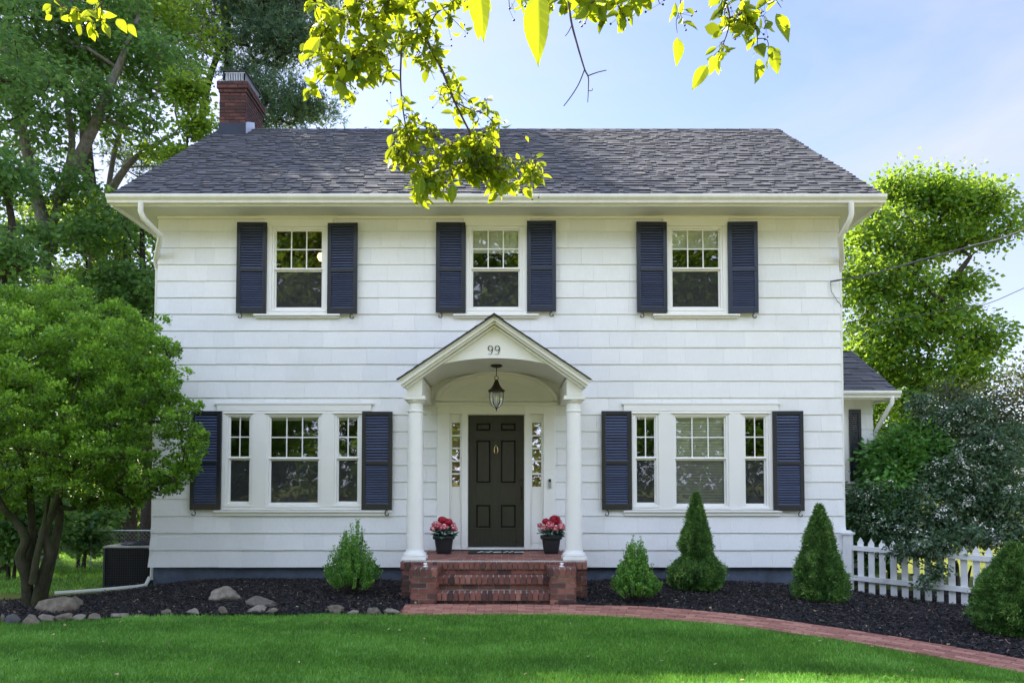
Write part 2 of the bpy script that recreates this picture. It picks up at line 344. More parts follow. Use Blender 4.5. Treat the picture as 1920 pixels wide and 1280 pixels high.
def inpoly(x,y,P):
    x=np.asarray(x);y=np.asarray(y);c=np.zeros(x.shape,bool);j=len(P)-1
    for i in range(len(P)):
        xi,yi=P[i];xj,yj=P[j]
        c^=((yi>y)!=(yj>y))&(x<(xj-xi)*(y-yi)/((yj-yi) if yj!=yi else 1e-9)+xi); j=i
    return c
LAWN=np.vstack([LAWN_LINE,[[6.6,-14],[-11,-14]]])
MULCH=np.vstack([LE,[[-1.3,-2.2]],np.c_[bx_,by_][2:60],[[9.0,-5.5],[9.5,.6],[5.0,.35],[-5.3,.35],[-5.55,-.25],[-6.4,-.9],[-7.6,-1.5],[-9,-1.8],[-11,-2.0]]])
def grid_mesh(name,x0,x1,y0,y1,step,mat,zf,mask=None,kind='structure',parent=None,smooth=True):
    xs=np.arange(x0,x1+1e-6,step); ys=np.arange(y0,y1+1e-6,step); GX,GY=np.meshgrid(xs,ys)
    V=np.c_[GX.ravel(),GY.ravel(),zf(GX.ravel(),GY.ravel())]; nx=len(xs); i,j=np.meshgrid(np.arange(nx-1),np.arange(len(ys)-1)); a=(j*nx+i).ravel()
    F=np.c_[a,a+1,a+1+nx,a+nx]
    if mask is not None:
        c=V[F].mean(1); k=mask(c[:,0],c[:,1]); F=F[k]; u,inv=np.unique(F,return_inverse=True); V=V[u]; F=inv.reshape(F.shape)
    return np_mesh(name,V,F,mat,rng.random(len(F)),parent,smooth,kind)
def ground_z(x,y): return gz(x,y)-.006
M['lawn_soil']=solid('lawn_turf',[(0,(.15,.18,.04))],rough=.95,spec=.1,nscale=.8,namp=.3,bump=.02,bscale=30,dirt=((.24,.22,.05),1.2,.4,.7,.5))
M['mulch']=solid('dark_mulch',[(0,(.016,.015,.018))],rough=.95,spec=.3,nscale=40,namp=.6,bump=.03,bscale=45)
xs=np.r_[-400,-150,-60,-30,np.arange(-18,18.1,.3),30,60,150,400]; ys=np.r_[-400,-150,-60,-25,np.arange(-15,14.1,.3),18,25,40,60,150,400]
GX,GY=np.meshgrid(xs,ys); V=np.c_[GX.ravel(),GY.ravel(),ground_z(GX.ravel(),GY.ravel())]; nx=len(xs); i,j=np.meshgrid(np.arange(nx-1),np.arange(len(ys)-1)); a=(j*nx+i).ravel()
np_mesh('ground',V,np.c_[a,a+1,a+1+nx,a+nx],M['lawn_soil'],np.zeros(len(a)),None,True,'structure')
from mathutils import noise as mnoise
M['concrete']=solid('warm_bounce_concrete',[(0,(.62,.53,.35))],rough=.9,nscale=1.5,namp=.2,bump=.003,bscale=60)
mbr=MB(); mbr.box(-90,90,-15.2,-13.8,-.2,.012); mbr.build('bounce_sidewalk',M['concrete'],kind='structure')  # unseen street behind the camera, added to bounce warm light onto the front
mbr=MB(); mbr.box(-90,90,-27,-16.4,-.2,.004); mbr.build('bounce_road',M['concrete'],kind='structure')
mbr=MB(); mbr.box(-90,90,-16.4,-16.25,-.2,.12); mbr.build('bounce_kerb',M['concrete'],kind='structure')
def mz(x,y):
    z=gz(x,y)+.03
    return z+np.array([mnoise.noise(Vector((p*7,q*7,0)))*.012+mnoise.noise(Vector((p*22,q*22,3)))*.009 for p,q in zip(x,y)])
grid_mesh('mulch_bed',-11,9.5,-8,.5,.055,M['mulch'],mz,lambda x,y: inpoly(x,y,MULCH))
# loose bark chips
n=52000; cx=rng.uniform(-9,7.5,n*3); cy=rng.uniform(-6,0,n*3); k=inpoly(cx,cy,MULCH)&(np.abs(cx)<(cy+11.7)*.72+.3); cx=cx[k][:n]; cy=cy[k][:n]; n=len(cx)
ax=rdir(n); ax[:,2]*=.35; ax=unit(ax); nr=rdir(n); nr[:,2]=np.abs(nr[:,2])+.8
sz=np.c_[rng.uniform(.006,.014,n),rng.uniform(.02,.055,n),np.ones(n)*.01]
V,F,T=instance(np.array([[-.5,-.5,0],[.5,-.5,0],[.4,.5,.3],[-.4,.5,.3]],float),np.array([[0,1,2,3]]),np.c_[cx,cy,gz(cx,cy)+.038+rng.uniform(0,.016,n)],ax,nr,sz,rng.random(n)**2)
M['chip']=solid('bark_chip',[(0,(.014,.012,.013)),(.6,(.038,.033,.036)),(.90,(.085,.07,.065)),(1,(.28,.20,.14))],rough=.8,spec=.4)
np_mesh('mulch_chips',V,F,M['chip'],T,None,False,'stuff')
# brick path
mb=MB(); cs=np.linspace(0,dS[-1],140)
for i in range(len(cs)-1):
    p=[path_pt(cs[i],-PW),path_pt(cs[i+1],-PW),path_pt(cs[i+1],PW),path_pt(cs[i],PW)]
    mb.face([(a[0],a[1],g1(*a)+.016) for a in p])
mb.build('path_sand_bed',M['sand'],kind='structure')
mb=MB(); rows=7; rw=2*PW/rows; bl=.205
for r in range(rows):
    s=-bl*(r%2)*.5
    while s<dS[-1]:
        s0=max(s,0)+.004; s1=min(s+bl,dS[-1])-.004
        if s1-s0>.02:
            o0=-PW+r*rw+.004; o1=o0+rw-.008; dz=random.uniform(-.003,.003)
            c=[path_pt(s0,o0),path_pt(s1,o0),path_pt(s1,o1),path_pt(s0,o1)]
            lo=[(a[0],a[1],g1(*a)-.01) for a in c]; hi=[(a[0],a[1],g1(*a)+.034+dz+random.uniform(-.001,.001)) for a in c]
            mb.hexa(lo+hi,random.random())
        s+=bl
mb.build('brick_path',M['paver'],kind='structure')

# ------------------------------------------------------------------ the house
house=tag(empty('house',(0,0,0)),'white two-storey shingled house with dark roof and blue-black shutters','house')
XL,XR=X(292.5),X(1576.5); ZB=Z(1062); ZT=5.845
YB=7.3
def rect(p, y=0.0):
    x0,y0,x1,y1=p; m=(y0+y1)/2
    return (at(x0,m,y).x, at(x1,m,y).x, at(CX,y1,y).z, at(CX,y0,y).z)
def subtract(rects,h):
    o=[]
    for (a,b,c,d) in rects:
        if h[0]>=b or h[1]<=a or h[2]>=d or h[3]<=c: o.append((a,b,c,d)); continue
        if a<h[0]: o.append((a,h[0],c,d))
        if h[1]<b: o.append((h[1],b,c,d))
        a2,b2=max(a,h[0]),min(b,h[1])
        if c<h[2]: o.append((a2,b2,c,h[2]))
        if h[3]<d: o.append((a2,b2,h[3],d))
    return o
def siding(mb, mapf, u0, u1, z0, z1, exp, holes, flare=None, wmin=.28, wmax=.62):
    n=max(1,round((z1-z0)/exp)); e=(z1-z0)/n
    for i in range(n):
        zb=z0+i*e; zt=zb+e; fl=flare(i) if flare else 0; fl2=flare(i+1) if flare else 0
        u=u0-fl-random.uniform(0,.3)
        while u<u1+fl:
            w=random.uniform(wmin,wmax); a=max(u,u0-fl)+.0008; b=min(u+w,u1+fl)-.0008; u+=w
            if b-a<.01: continue
            dz=random.uniform(-.002,.002); ti=random.random(); jj=random.uniform(-.001,.0015)
            rs=[(a,b,zb+dz,zt)]
            for h in holes: rs=subtract(rs,h)
            for (p,q,r,s) in rs:
                def nn(z): 
                    f=(z-zb)/e; return .020*(1-f)+.005*f+fl*(1-f)+fl2*f*.75+jj
                mb.face([mapf(p,nn(r),r),mapf(q,nn(r),r),mapf(q,nn(s),s),mapf(p,nn(s),s)],ti)
                mb.face([mapf(p,0,r),mapf(q,0,r),mapf(q,nn(r),r),mapf(p,nn(r),r)],ti)
                mb.face([mapf(p,0,r),mapf(p,nn(r),r),mapf(p,nn(s),s),mapf(p,0,s)],ti)
                mb.face([mapf(q,nn(r),r),mapf(q,0,r),mapf(q,0,s),mapf(q,nn(s),s)],ti)
# openings, as read off the photo on the wall plane: casing outer boxes
UPW=[(502,426,617,590),(874,425,988,590),(1247,425,1363,590)]
LOW=[(418,771,680,955),(1184,771,1447,955)]
DOORBOX=(820,756,1041,1031)
holes=[]
for w in UPW+LOW: r=rect(w); holes.append((r[0]+.03,r[1]-.03,r[2]+.03,r[3]-.03))
rd=rect(DOORBOX); holes.append((rd[0]+.03,rd[1]-.03,rd[2]-.05,rd[3]-.03))
flare=lambda i: max(0,(4-i))*.011
mb=MB()
siding(mb,lambda u,n,z:(u,-n,z),XL,XR,ZB,ZT,.2647,holes,flare)
siding(mb,lambda u,n,z:(XR+n,u,z),0,YB,ZB,ZT,.2647,[],flare)
siding(mb,lambda u,n,z:(XL-n,YB-u,z),0,YB,ZB,ZT,.2647,[],flare)
siding(mb,lambda u,n,z:(XR+XL-u,YB+n,z),XL,XR,ZB,ZT,.2647,[],flare)
ROOF_Y0,ROOF_Z0=-.60,5.932; RY,RZ=3.65,8.985; SL=(RZ-ROOF_Z0)/(RY-ROOF_Y0)
def roofz(y): return ROOF_Z0+SL*(y-ROOF_Y0) if y<RY else ROOF_Z0+SL*(2*RY-y-ROOF_Y0)
# gable triangles
for sgn,xw in ((1,XR),(-1,XL)):
    z=ZT
    while z<RZ-.3:
        z2=min(z+.265,RZ-.12); 
        def ylim(zz): return ROOF_Y0+(zz+.12-ROOF_Z0)/SL
        a,b=max(ylim(z),0),min(2*RY-ylim(z),YB); c,d=max(ylim(z2),0),min(2*RY-ylim(z2),YB)
        mb.face([(xw+sgn*.02,a,z),(xw+sgn*.02,b,z),(xw+sgn*.006,d,z2),(xw+sgn*.006,c,z2)],random.random())
        mb.face([(xw,a,z),(xw,b,z),(xw+sgn*.02,b,z),(xw+sgn*.02,a,z)],.5); z=z2
mb.build('siding',M['siding'],house)
mb=MB(); mb.plate((XL,XR,ZB+.02,ZT),holes,.002,.02)
mb.box(XR-.14,XR-.002,.02,YB-.02,ZB+.02,ZT); mb.box(XL+.002,XL+.14,.02,YB-.02,ZB+.02,ZT); mb.box(XL+.14,XR-.14,YB-.14,YB-.002,ZB+.02,ZT)
mb.build('wall',M['siding'],house)
mb=MB(); mb.box(XL-.005,XR+.02,.03,.3,-.5,ZB+.06); mb.box(XR-.2,XR+.02,.3,YB,-.5,ZB+.06); mb.box(XL-.005,XL+.2,.3,YB,-.5,ZB+.06); mb.build('foundation',M['found'],house)
# ---- main roof
EXL,EXR=at(207,366,ROOF_Y0).x,at(1655,366,ROOF_Y0).x
def shingles(mb, o, u, v, L, H, exp=.142, thick=.014, tw=(.07,.19), clip=None, contrast=1.0):
    """rows of tabs on the slope o + u*a + v*b"""
    o=Vector(o);u=Vector(u).normalized();v=Vector(v).normalized();n=u.cross(v)
    if n.z<0: n=-n
    rows=int(math.ceil(H/exp))
    for r in range(rows):
        b0=r*exp; b1=min(b0+exp*1.6,H+.01); a=-random.uniform(0,.25)
        while a<L:
            w=random.uniform(*tw); a0=max(a,0); a1=min(a+w,L); a+=w
            if a1-a0<.01: continue
            raised=random.random()<.5; h=thick*(1.9 if raised else 1.0)+random.uniform(0,.002); d=b0-(0 if raised else -.006)
            h2=.002
            A0,A1=(a0,a1) if clip is None else clip(b0,a0,a1)
            if A1-A0<.01: continue
            c=[o+u*A0+v*d,o+u*A1+v*d,o+u*A1+v*b1,o+u*A0+v*b1]
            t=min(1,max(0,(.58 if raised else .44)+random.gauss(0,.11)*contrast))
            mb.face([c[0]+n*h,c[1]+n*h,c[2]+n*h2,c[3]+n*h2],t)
            mb.face([c[0],c[1],c[1]+n*h,c[0]+n*h],t*.15)  # lower tab edge coloured darker to draw the shadow line under each row
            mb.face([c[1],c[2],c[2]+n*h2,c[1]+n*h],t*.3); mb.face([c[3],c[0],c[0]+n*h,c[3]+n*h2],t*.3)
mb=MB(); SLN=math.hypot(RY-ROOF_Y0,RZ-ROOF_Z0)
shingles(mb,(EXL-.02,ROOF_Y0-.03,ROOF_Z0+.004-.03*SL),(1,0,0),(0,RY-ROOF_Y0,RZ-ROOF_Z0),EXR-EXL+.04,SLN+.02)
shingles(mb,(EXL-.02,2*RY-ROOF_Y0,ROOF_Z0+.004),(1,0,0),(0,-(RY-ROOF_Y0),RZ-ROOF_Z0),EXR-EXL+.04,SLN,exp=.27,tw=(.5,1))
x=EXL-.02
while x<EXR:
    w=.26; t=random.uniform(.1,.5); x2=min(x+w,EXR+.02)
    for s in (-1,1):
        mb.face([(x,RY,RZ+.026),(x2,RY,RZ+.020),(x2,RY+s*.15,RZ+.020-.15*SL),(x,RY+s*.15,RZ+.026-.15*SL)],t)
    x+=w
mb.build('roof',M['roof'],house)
mb=MB()
def slab(mb,x0,x1,ya,za,yb,zb,t):
    mb.hexa([(x0,ya,za-t),(x1,ya,za-t),(x1,yb,zb-t),(x0,yb,zb-t),(x0,ya,za),(x1,ya,za),(x1,yb,zb),(x0,yb,zb)])
slab(mb,EXL,EXR,ROOF_Y0,ROOF_Z0,RY,RZ,.05); slab(mb,EXL,EXR,2*RY-ROOF_Y0,ROOF_Z0,RY,RZ,.05)
for xx in (EXL+.01,EXR-.04):
    for ya,yb in ((ROOF_Y0,RY),(2*RY-ROOF_Y0,RY)): slab(mb,xx,xx+.03,ya,ROOF_Z0-.05,yb,RZ-.05,.13)
mb.build('roof_deck',M['trim'],house)
# cornice round the eaves: soffit, fascia, crown moulding
SOZ=5.815
mb=MB(); mb.box(EXL+.02,EXR-.02,ROOF_Y0+.05,.01,SOZ,SOZ+.02); mb.box(EXL+.02,XL,.01,YB+.4,SOZ,SOZ+.02); mb.box(XR,EXR-.02,.01,YB+.4,SOZ,SOZ+.02)
mb.build('soffit',M['soffit'],house)
mb=MB()
mb.box(EXL,EXR,ROOF_Y0+.01,ROOF_Y0+.05,SOZ-.045,ROOF_Z0-.055)
mb.box(EXL,EXL+.03,ROOF_Y0+.05,YB+.42,SOZ-.045,SOZ+.07); mb.box(EXR-.03,EXR,ROOF_Y0+.05,YB+.42,SOZ-.045,SOZ+.07)
mb.box(XL-.01,XR+.01,-.045,-.024,SOZ-.035,SOZ-.001)
mb.build('cornice',M['trim'],house)
mb=MB()
for x0,x1,s in ((EXL+.03,XL,-1),(XR,EXR-.03,1)):
    xo,xi=(EXL,XL) if s<0 else (EXR,XR)
    mb.hexa([(min(xo,xi),.0,SOZ+.021),(max(xo,xi),.0,SOZ+.021),(max(xo,xi),YB,SOZ+.021),(min(xo,xi),YB,SOZ+.021)]+([(xo,0,SOZ+.075),(xi,0,SOZ+.30),(xi,YB,SOZ+.30),(xo,YB,SOZ+.075)] if s<0 else [(xi,0,SOZ+.30),(xo,0,SOZ+.075),(xo,YB,SOZ+.075),(xi,YB,SOZ+.30)]),.3)
    mb.build('pent_roof',M['roof'],house); mb=MB()
# gutter
prof=[(.0,0),(-.075,0),(-.085,.035),(-.115,.065),(-.125,.085),(-.125,.118),(-.118,.118),(-.112,.085),(-.07,.01),(0,.01)]
def gutter(mb,x0,x1,y,z):
    for i in range(len(prof)-1):
        a,b=prof[i],prof[i+1]; mb.face([(x0,y+a[0],z+a[1]),(x1,y+a[0],z+a[1]),(x1,y+b[0],z+b[1]),(x0,y+b[0],z+b[1])])
    for xx in (x0,x1): mb.face([(xx,y+p[0],z+p[1]) for p in prof[:6]]+[(xx,y,z+.118)])
mb=MB(); gutter(mb,EXL-.015,EXR+.015,ROOF_Y0+.012,ROOF_Z0-.135); mb.build('gutter',M['gutter'],house)
# downspouts
def spout(pts,name='downspout',w=.042):
    mb=MB(); mb.tube(pts,w,8); return mb.build(name,M['gutter'],house,smooth=True)
xg=at(264,385,ROOF_Y0-.06).x
spout([(xg,-.66,5.79),(xg,-.66,5.66),(xg+.03,-.63,5.57),(xg+.16,-.35,5.40),(XL-.05,.02,5.13),(XL-.06,.12,5.0),(XL-.06,.14,.6),(XL-.065,.14,.05)])
xg=at(1596,380,ROOF_Y0-.06).x
spout([(xg,-.66,5.79),(xg,-.66,5.62),(xg-.02,-.62,5.52),(xg-.06,-.4,5.36),(XR+.05,-.02,5.10),(XR+.06,.12,4.95),(XR+.06,.14,.6),(XR+.06,.14,.05)])
mb=MB(); pe=[(XL-.05,.0,.10),(XL-.05,-.12,-.03),(XL-.12,-.24,-.065),(-6.0,-.36,-.085),(-6.4,-.50,-.10),(-6.7,-.62,-.11)]
mb.tube([(a,b,g1(a,b)+.06 if i>0 else .1) for i,(a,b,c) in enumerate(pe)],.028,8); mb.build('downspout_extension',M['gutter'],house,smooth=True)
# chimney
def bricks(mb,o,u,L,H,bl=.200,bh=.060,j=.013,depth=.03,rowlock=False,proud=.006,tb=None,start=0):
    """bricks on the face o + u*a + z*b; the outward normal is u x z"""
    o=Vector(o);u=Vector(u).normalized();n=u.cross(Vector((0,0,1)))
    bh=H/max(1,round(H/(bh+j)))-j if not rowlock else H-j
    if rowlock: bl=L/max(1,round(L/.073))-j; rows=1
    else: rows=int(round(H/(bh+j)))
    for r in range(rows):
        a=-(bl+j)*.5*((r+start)%2) if not rowlock else 0
        while a<L-.005:
            a0=max(a,0)+(0 if rowlock else 0); a1=min(a+bl,L-(.0)); a+=bl+j
            if a1-a0<.015: continue
            z0=r*(bh+j)+j*.5; p=proud+random.uniform(-.002,.002)
            t=random.random() if tb is None else min(1,max(0,random.gauss(*tb)))
            A=o+u*a0+Vector((0,0,z0)); B=o+u*a1+Vector((0,0,z0)); up=Vector((0,0,bh)); e=random.uniform(-.0015,.0015)
            mb.hexa([A+n*p,B+n*(p+e),B-n*depth,A-n*depth,A+n*p+up,B+n*(p+e)+up,B-n*depth+up,A-n*depth+up],t)
CXL,CXR,CY0_,CY1_=-5.86,-5.33,3.18,4.22; CZ=9.68
mb=MB(); mb.box(CXL+.01,CXR-.01,CY0_+.01,CY1_-.01,-.3,CZ); mo=mb
ch=mb.build('chimney',M['chimney_mortar'],house)
mb=MB()
for (a,b,c,d,z0,z1,k) in ((CXL,CXR,CY0_,CY1_,8.89,9.525,0),(CXL-.02,CXR+.02,CY0_-.02,CY1_+.02,9.525,9.60,1),(CXL-.045,CXR+.045,CY0_-.045,CY1_+.045,9.60,9.75,0)):
    bricks(mb,(a,c,z0),(1,0,0),b-a,z1-z0,start=k,tb=(.5,.3)); bricks(mb,(b,c,z0),(0,1,0),d-c,z1-z0,start=k+1,tb=(.5,.3)); bricks(mb,(a,d,z0),(0,-1,0),d-c,z1-z0,start=k,tb=(.5,.3)); bricks(mb,(b,d,z0),(-1,0,0),b-a,z1-z0,tb=(.5,.3))
    if k or z0>9.55: mb.box(a+.004,b-.004,c+.004,d-.004,z0,z1-.002,.1)
bricks(mb,(CXL,CY1_,-.3),(0,-1,0),CY1_-CY0_,9.19)
mb.build('brickwork',M['chimney_brick'],ch)
mb=MB(); a,b,c,d=CXL-.03,CXR+.03,CY0_-.03,CY1_+.03
mb.hexa([(a,c,9.75),(b,c,9.75),(b,d,9.75),(a,d,9.75),(a+.06,c+.06,9.795),(b-.06,c+.06,9.795),(b-.06,d-.06,9.795),(a+.06,d-.06,9.795)]); mb.build('chimney_crown',M['cement'],ch)
mb=MB(); mb.hexa([(CXL-.03,CY0_-.05,8.52),(CXR+.012,CY0_-.05,8.52),(CXR+.012,CY0_+.02,8.52),(CXL-.03,CY0_+.02,8.52),(CXL-.005,CY0_-.012,8.90),(CXR+.008,CY0_-.012,8.90),(CXR+.008,CY0_+.02,8.90),(CXL-.005,CY0_+.02,8.90)])
mb.build('flashing',M['dark_metal'],ch)
mb=MB(); mb.box(CXR-.01,CXR+.013,CY0_+.001,CY0_+.62,8.55,8.91); mb.hexa([(CXR-.01,CY0_+.001,8.91),(CXR+.013,CY0_+.001,8.91),(CXR+.013,CY0_+.55,8.91),(CXR-.01,CY0_+.55,8.91),(CXR-.01,CY0_+.10,8.97),(CXR+.013,CY0_+.10,8.97),(CXR+.013,CY0_+.50,9.15),(CXR-.01,CY0_+.50,9.15)])
mb.build('side_flashing',M['white_metal'],ch)
mb=MB(); a,b,c,d=CXL+.07,CXR-.05,CY0_+.06,CY1_-.12; z0,z1=9.78,9.975
for (p,q) in (((a,c),(b,c)),((b,c),(b,d)),((b,d),(a,d)),((a,d),(a,c))):
    mb.bar((*p,z0+.01),(*q,z0+.01),.014,.014); mb.bar((*p,z1),(*q,z1),.02,.03); k=int(math.hypot(q[0]-p[0],q[1]-p[1])/.034)
    for i in range(k+1):
        f=i/k; mb.box(p[0]+(q[0]-p[0])*f-.007,p[0]+(q[0]-p[0])*f+.007,p[1]+(q[1]-p[1])*f-.007,p[1]+(q[1]-p[1])*f+.007,z0,z1)
mb.build('chimney_cage',M['galv'],ch)
mb=MB(); mb.box(a-.04,b+.04,c-.04,d+.04,z1+.015,z1+.035); mb.build('cage_lid',M['dark_metal'],ch)

# ---- windows
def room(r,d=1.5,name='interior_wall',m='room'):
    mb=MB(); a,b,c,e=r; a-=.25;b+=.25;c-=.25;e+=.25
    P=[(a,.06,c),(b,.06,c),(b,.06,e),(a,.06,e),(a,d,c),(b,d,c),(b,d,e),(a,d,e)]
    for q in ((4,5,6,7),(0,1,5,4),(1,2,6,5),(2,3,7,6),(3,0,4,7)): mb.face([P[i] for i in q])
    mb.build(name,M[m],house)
def pane_(g,y,m,par):
    j=[random.uniform(-.003,.003) for _ in range(4)]; mb=MB(); P=[(g[0],g[2]),(g[1],g[2]),(g[1],g[3]),(g[0],g[3])]; N_=5
    def q(u,v):
        y_=y+(j[0]*(1-u)+j[1]*u)*(1-v)+(j[3]*(1-u)+j[2]*u)*v; return (g[0]+(g[1]-g[0])*u,y_,g[2]+(g[3]-g[2])*v)
    for a in range(N_):
        for b in range(N_): mb.face([q(a/N_,b/N_),q((a+1)/N_,b/N_),q((a+1)/N_,(b+1)/N_),q(a/N_,(b+1)/N_)])
    mb.build('pane',M[m],par,smooth='all')
def sash_unit(px, meet, cols, parent, blind=0.0, fullblind=False, blindmat='blind'):
    """one double-hung window in the sash outer pixel box px"""
    a,b,c,d=rect(px); m=Z(meet); st=.035
    win=parent
    mb=MB(); mb.plate((a,b,c,d),[(a+st,b-st,c+st,d-st)],-.030,.02)           # stop frame
    mb.plate((a+st-.012,b-st+.012,m-.005,d-st+.012),[(a+2*st-.01,b-2*st+.01,m+.03,d-2*st+.012)],-.006,.028)
    mb.plate((a+st-.012,b-st+.012,c+st-.012,m+.016),[(a+2*st-.01,b-2*st+.01,c+2*st,m-.028)],.012,.045)
    mb.box(a+st,b-st,-.026,-.004,m-.002,m+.014)
    mb.box(a-.02,b+.02,-.052,-.031,c-.012,c+.012)
    s=mb.build('sash',M['trim'],win,bevel=.003)
    g=(a+2*st-.012,b-2*st+.012,m+.028,d-2*st+.014)
    pane_(g,.006,'glass',win)
    mb=MB(); w=.009
    for i in range(1,cols): x=g[0]+(g[1]-g[0])*i/cols; mb.box(x-w,x+w,-.004,.002,g[2],g[3])
    z=(g[2]+g[3])/2; xs=[g[0]]+[g[0]+(g[1]-g[0])*i/cols for i in range(1,cols)]+[g[1]]
    for i in range(cols): mb.box(xs[i]+(w if i else 0),xs[i+1]-(w if i<cols-1 else 0),-.004,.002,z-w,z+w)
    mb.build('muntin',M['trim'],win)
    h=(a+2*st-.012,b-2*st+.012,c+2*st-.002,m-.026)
    pane_(h,.024,'screened',win)
    if blind>0:
        mb=MB(); top=d; bot=d-(d-c)*blind; z=bot; k=0
        while z<top:
            z2=min(z+.045,top); mb.face([(a+.02,.07,z),(b-.02,.07,z),(b-.02,.058,z2-.004),(a+.02,.058,z2-.004)],random.random()); z+=.045
        mb.box(a+.02,b-.02,.055,.075,bot-.025,bot); mb.build('blind',M[blindmat],win)
def shutter(px, side, rot=0.0, label=None, ti=.15):
    a,b,c,d=rect(px); t=.035; st=.062; w=b-a
    hx=b if side<0 else a                       # hinged at the window side
    o=empty('shutter',(hx,-.046,0),rot,house)
    o2=MB(); o2.tint=ti
    A,B=a-hx,b-hx; m=c+(d-c)*.475
    holes_=[(A+st,B-st,c+.095,m-.028),(A+st,B-st,m+.028,d-.06)]
    o2.plate((A,B,c,d),holes_,-t,0)
    fr=o2.build('shutter_frame',M['shutter'],o,bevel=.004)
    s=MB(); 
    for h in holes_:
        n=16; p=(h[3]-h[2])/n
        for i in range(n):
            zc=h[2]+p*(i+.5); s.tint=random.uniform(.3,.9)
            s.hexa([(h[0],-t+.005,zc-p*.44),(h[1],-t+.005,zc-p*.44),(h[1],-.008,zc+p*.06),(h[0],-.008,zc+p*.06),(h[0],-t+.005,zc-p*.26),(h[1],-t+.005,zc-p*.26),(h[1],-.008,zc+p*.24),(h[0],-.008,zc+p*.24)])
        s.mi=1; s.tint=0; s.face([(h[0],-.003,h[2]),(h[1],-.003,h[2]),(h[1],-.003,h[3]),(h[0],-.003,h[3])]); s.mi=0  # dark sheet painted in for the shade between the slats
    s.build('louvres',[M['skylit_slat'],M['iron']],o)
    k=MB(); x0=(A+.07 if side<0 else B-.07); sg=-1 if side<0 else 1
    pts=[]
    for i in range(13):
        f=i/12; an=R(90)-f*R(290); pts.append((x0+sg*(-.02+.022*math.sin(f*5.2)*1.1-(.012*f)), -.05-.0, c+.03-.085*f+ (0.02*max(0,f-.7)/.3 if f>.7 else 0)))
    pts=[(x0,-.045,c+.04),(x0,-.052,c+.005),(x0-sg*.022,-.055,c-.018),(x0-sg*.034,-.055,c-.048),(x0-sg*.026,-.055,c-.078),(x0+sg*.002,-.055,c-.088),(x0+sg*.024,-.055,c-.074),(x0+sg*.016,-.055,c-.058)]
    k.tube(pts,[.006,.008,.009,.009,.008,.008,.008,.012],6); k.box(x0-.004,x0+.004,-.05,0,c-.012,c-.004)
    k.build('shutter_holdback',M['iron'],o,smooth=True)
    if label: fr['label']=label
def window_case(px, hs, headpx, sillpx, name='window', up=True):
    a,b,c,d=rect(px); mb=MB()
    mb.plate((a,b,c,d),[rect(h) for h in hs],-.045,.05)
    # flared head
    ha,hb,hc,hd=rect(headpx)
    if up:
        mb.hexa([(ha+.09,-.03,hc),(hb-.09,-.03,hc),(hb-.09,-.0,hc),(ha+.09,-.0,hc),(ha,-.10,hd),(hb,-.10,hd),(hb,-.0,hd),(ha,-.0,hd)])
        mb.box(ha+.005,hb-.005,-.105,-.024,hd+.001,hd+.022)
        mb.box(ha+.12,hb-.12,-.050,-.022,d+.001,hc-.002)
    else:
        mb.box(ha,hb,-.06,-.022,hd-.03,hd+.0); mb.box(ha+.04,hb-.04,-.05,-.022,d+.001,hd-.031)
    sa,sb,sc,sd=rect(sillpx); mb.box(sa,sb,-.085,.0,sd-.03,sd-.002); mb.box(sa+.02,sb-.02,-.055,-.0,sc,sd-.031)
    for h in hs:
        q=rect(h); mb.box(q[0]-.03,q[1]+.03,-.062,-.046,q[3]+.004,q[3]+.020)
    return mb.build(name,M['trim'],house,bevel=.003)
UPS=[(511,427,610,584),(880,426,979,583),(1254,426,1354,583)]
MEET=[506,505,505]
for i,(cs_,sx) in enumerate(zip(UPW,UPS)):
    hd=[(484,402,640,412),(856,401,1008,411),(1228,401,1378,411)][i]
    w=window_case(cs_,[sx],hd,(cs_[0]-24,590,cs_[2]+22,597))
    w['label']=['upper window nearest the chimney, warm lamp showing in its pane','upper window above the porch gable, blind a third down','upper window at the end away from the chimney'][i]
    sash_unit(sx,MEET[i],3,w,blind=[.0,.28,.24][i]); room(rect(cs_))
LOWS=[[(425,776,474,948),(501,776,603,950),(628,776,677,948)],[(1187,776,1234,950),(1261,776,1365,952),(1391,776,1440,952)]]
for i in range(2):
    w=window_case(LOW[i],LOWS[i],[(404,755,702,770),(1164,755,1462,770)][i],[(404,956,735,966),(1168,956,1463,966)][i],'window_surround',False)
    for k in range(3):
        e=empty('window',(0,0,0),0,house)
        e['label']=[['narrow window beside the leafy tree','wide ground floor window between two narrow ones, dark inside','narrow window next to the shutter by the porch'],['narrow window next to the shutter right of the porch column','wide ground floor window with lowered pale blinds','narrow window next to the far shutter by the fence']][i][k]
        sash_unit(LOWS[i][k],859 if k!=1 else 860,3 if k==1 else 2,e,blind=(.985 if (i,k)==(1,1) else (.05 if i==0 else .04)))
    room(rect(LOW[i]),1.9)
SHU=[((447,420,502,589),-1,.035),((616,421,672,590),1,-.03),((818,420,873,588),-1,.02),((988,417,1042,586),1,-.03),((1192,419,1249,588),-1,.03),((1363,419,1418,589),1,-.05),
     ((361,771,417,955),-1,.02),((680,772,737,955),1,-.02),((1127,771,1183,955),-1,.015),((1447,771,1503,957),1,-.06)]
for i,(p,s,r) in enumerate(SHU): shutter(p,s,r,None,[.1,.1,.1,.45,.3,.75,.05,.0,.0,.15][i])
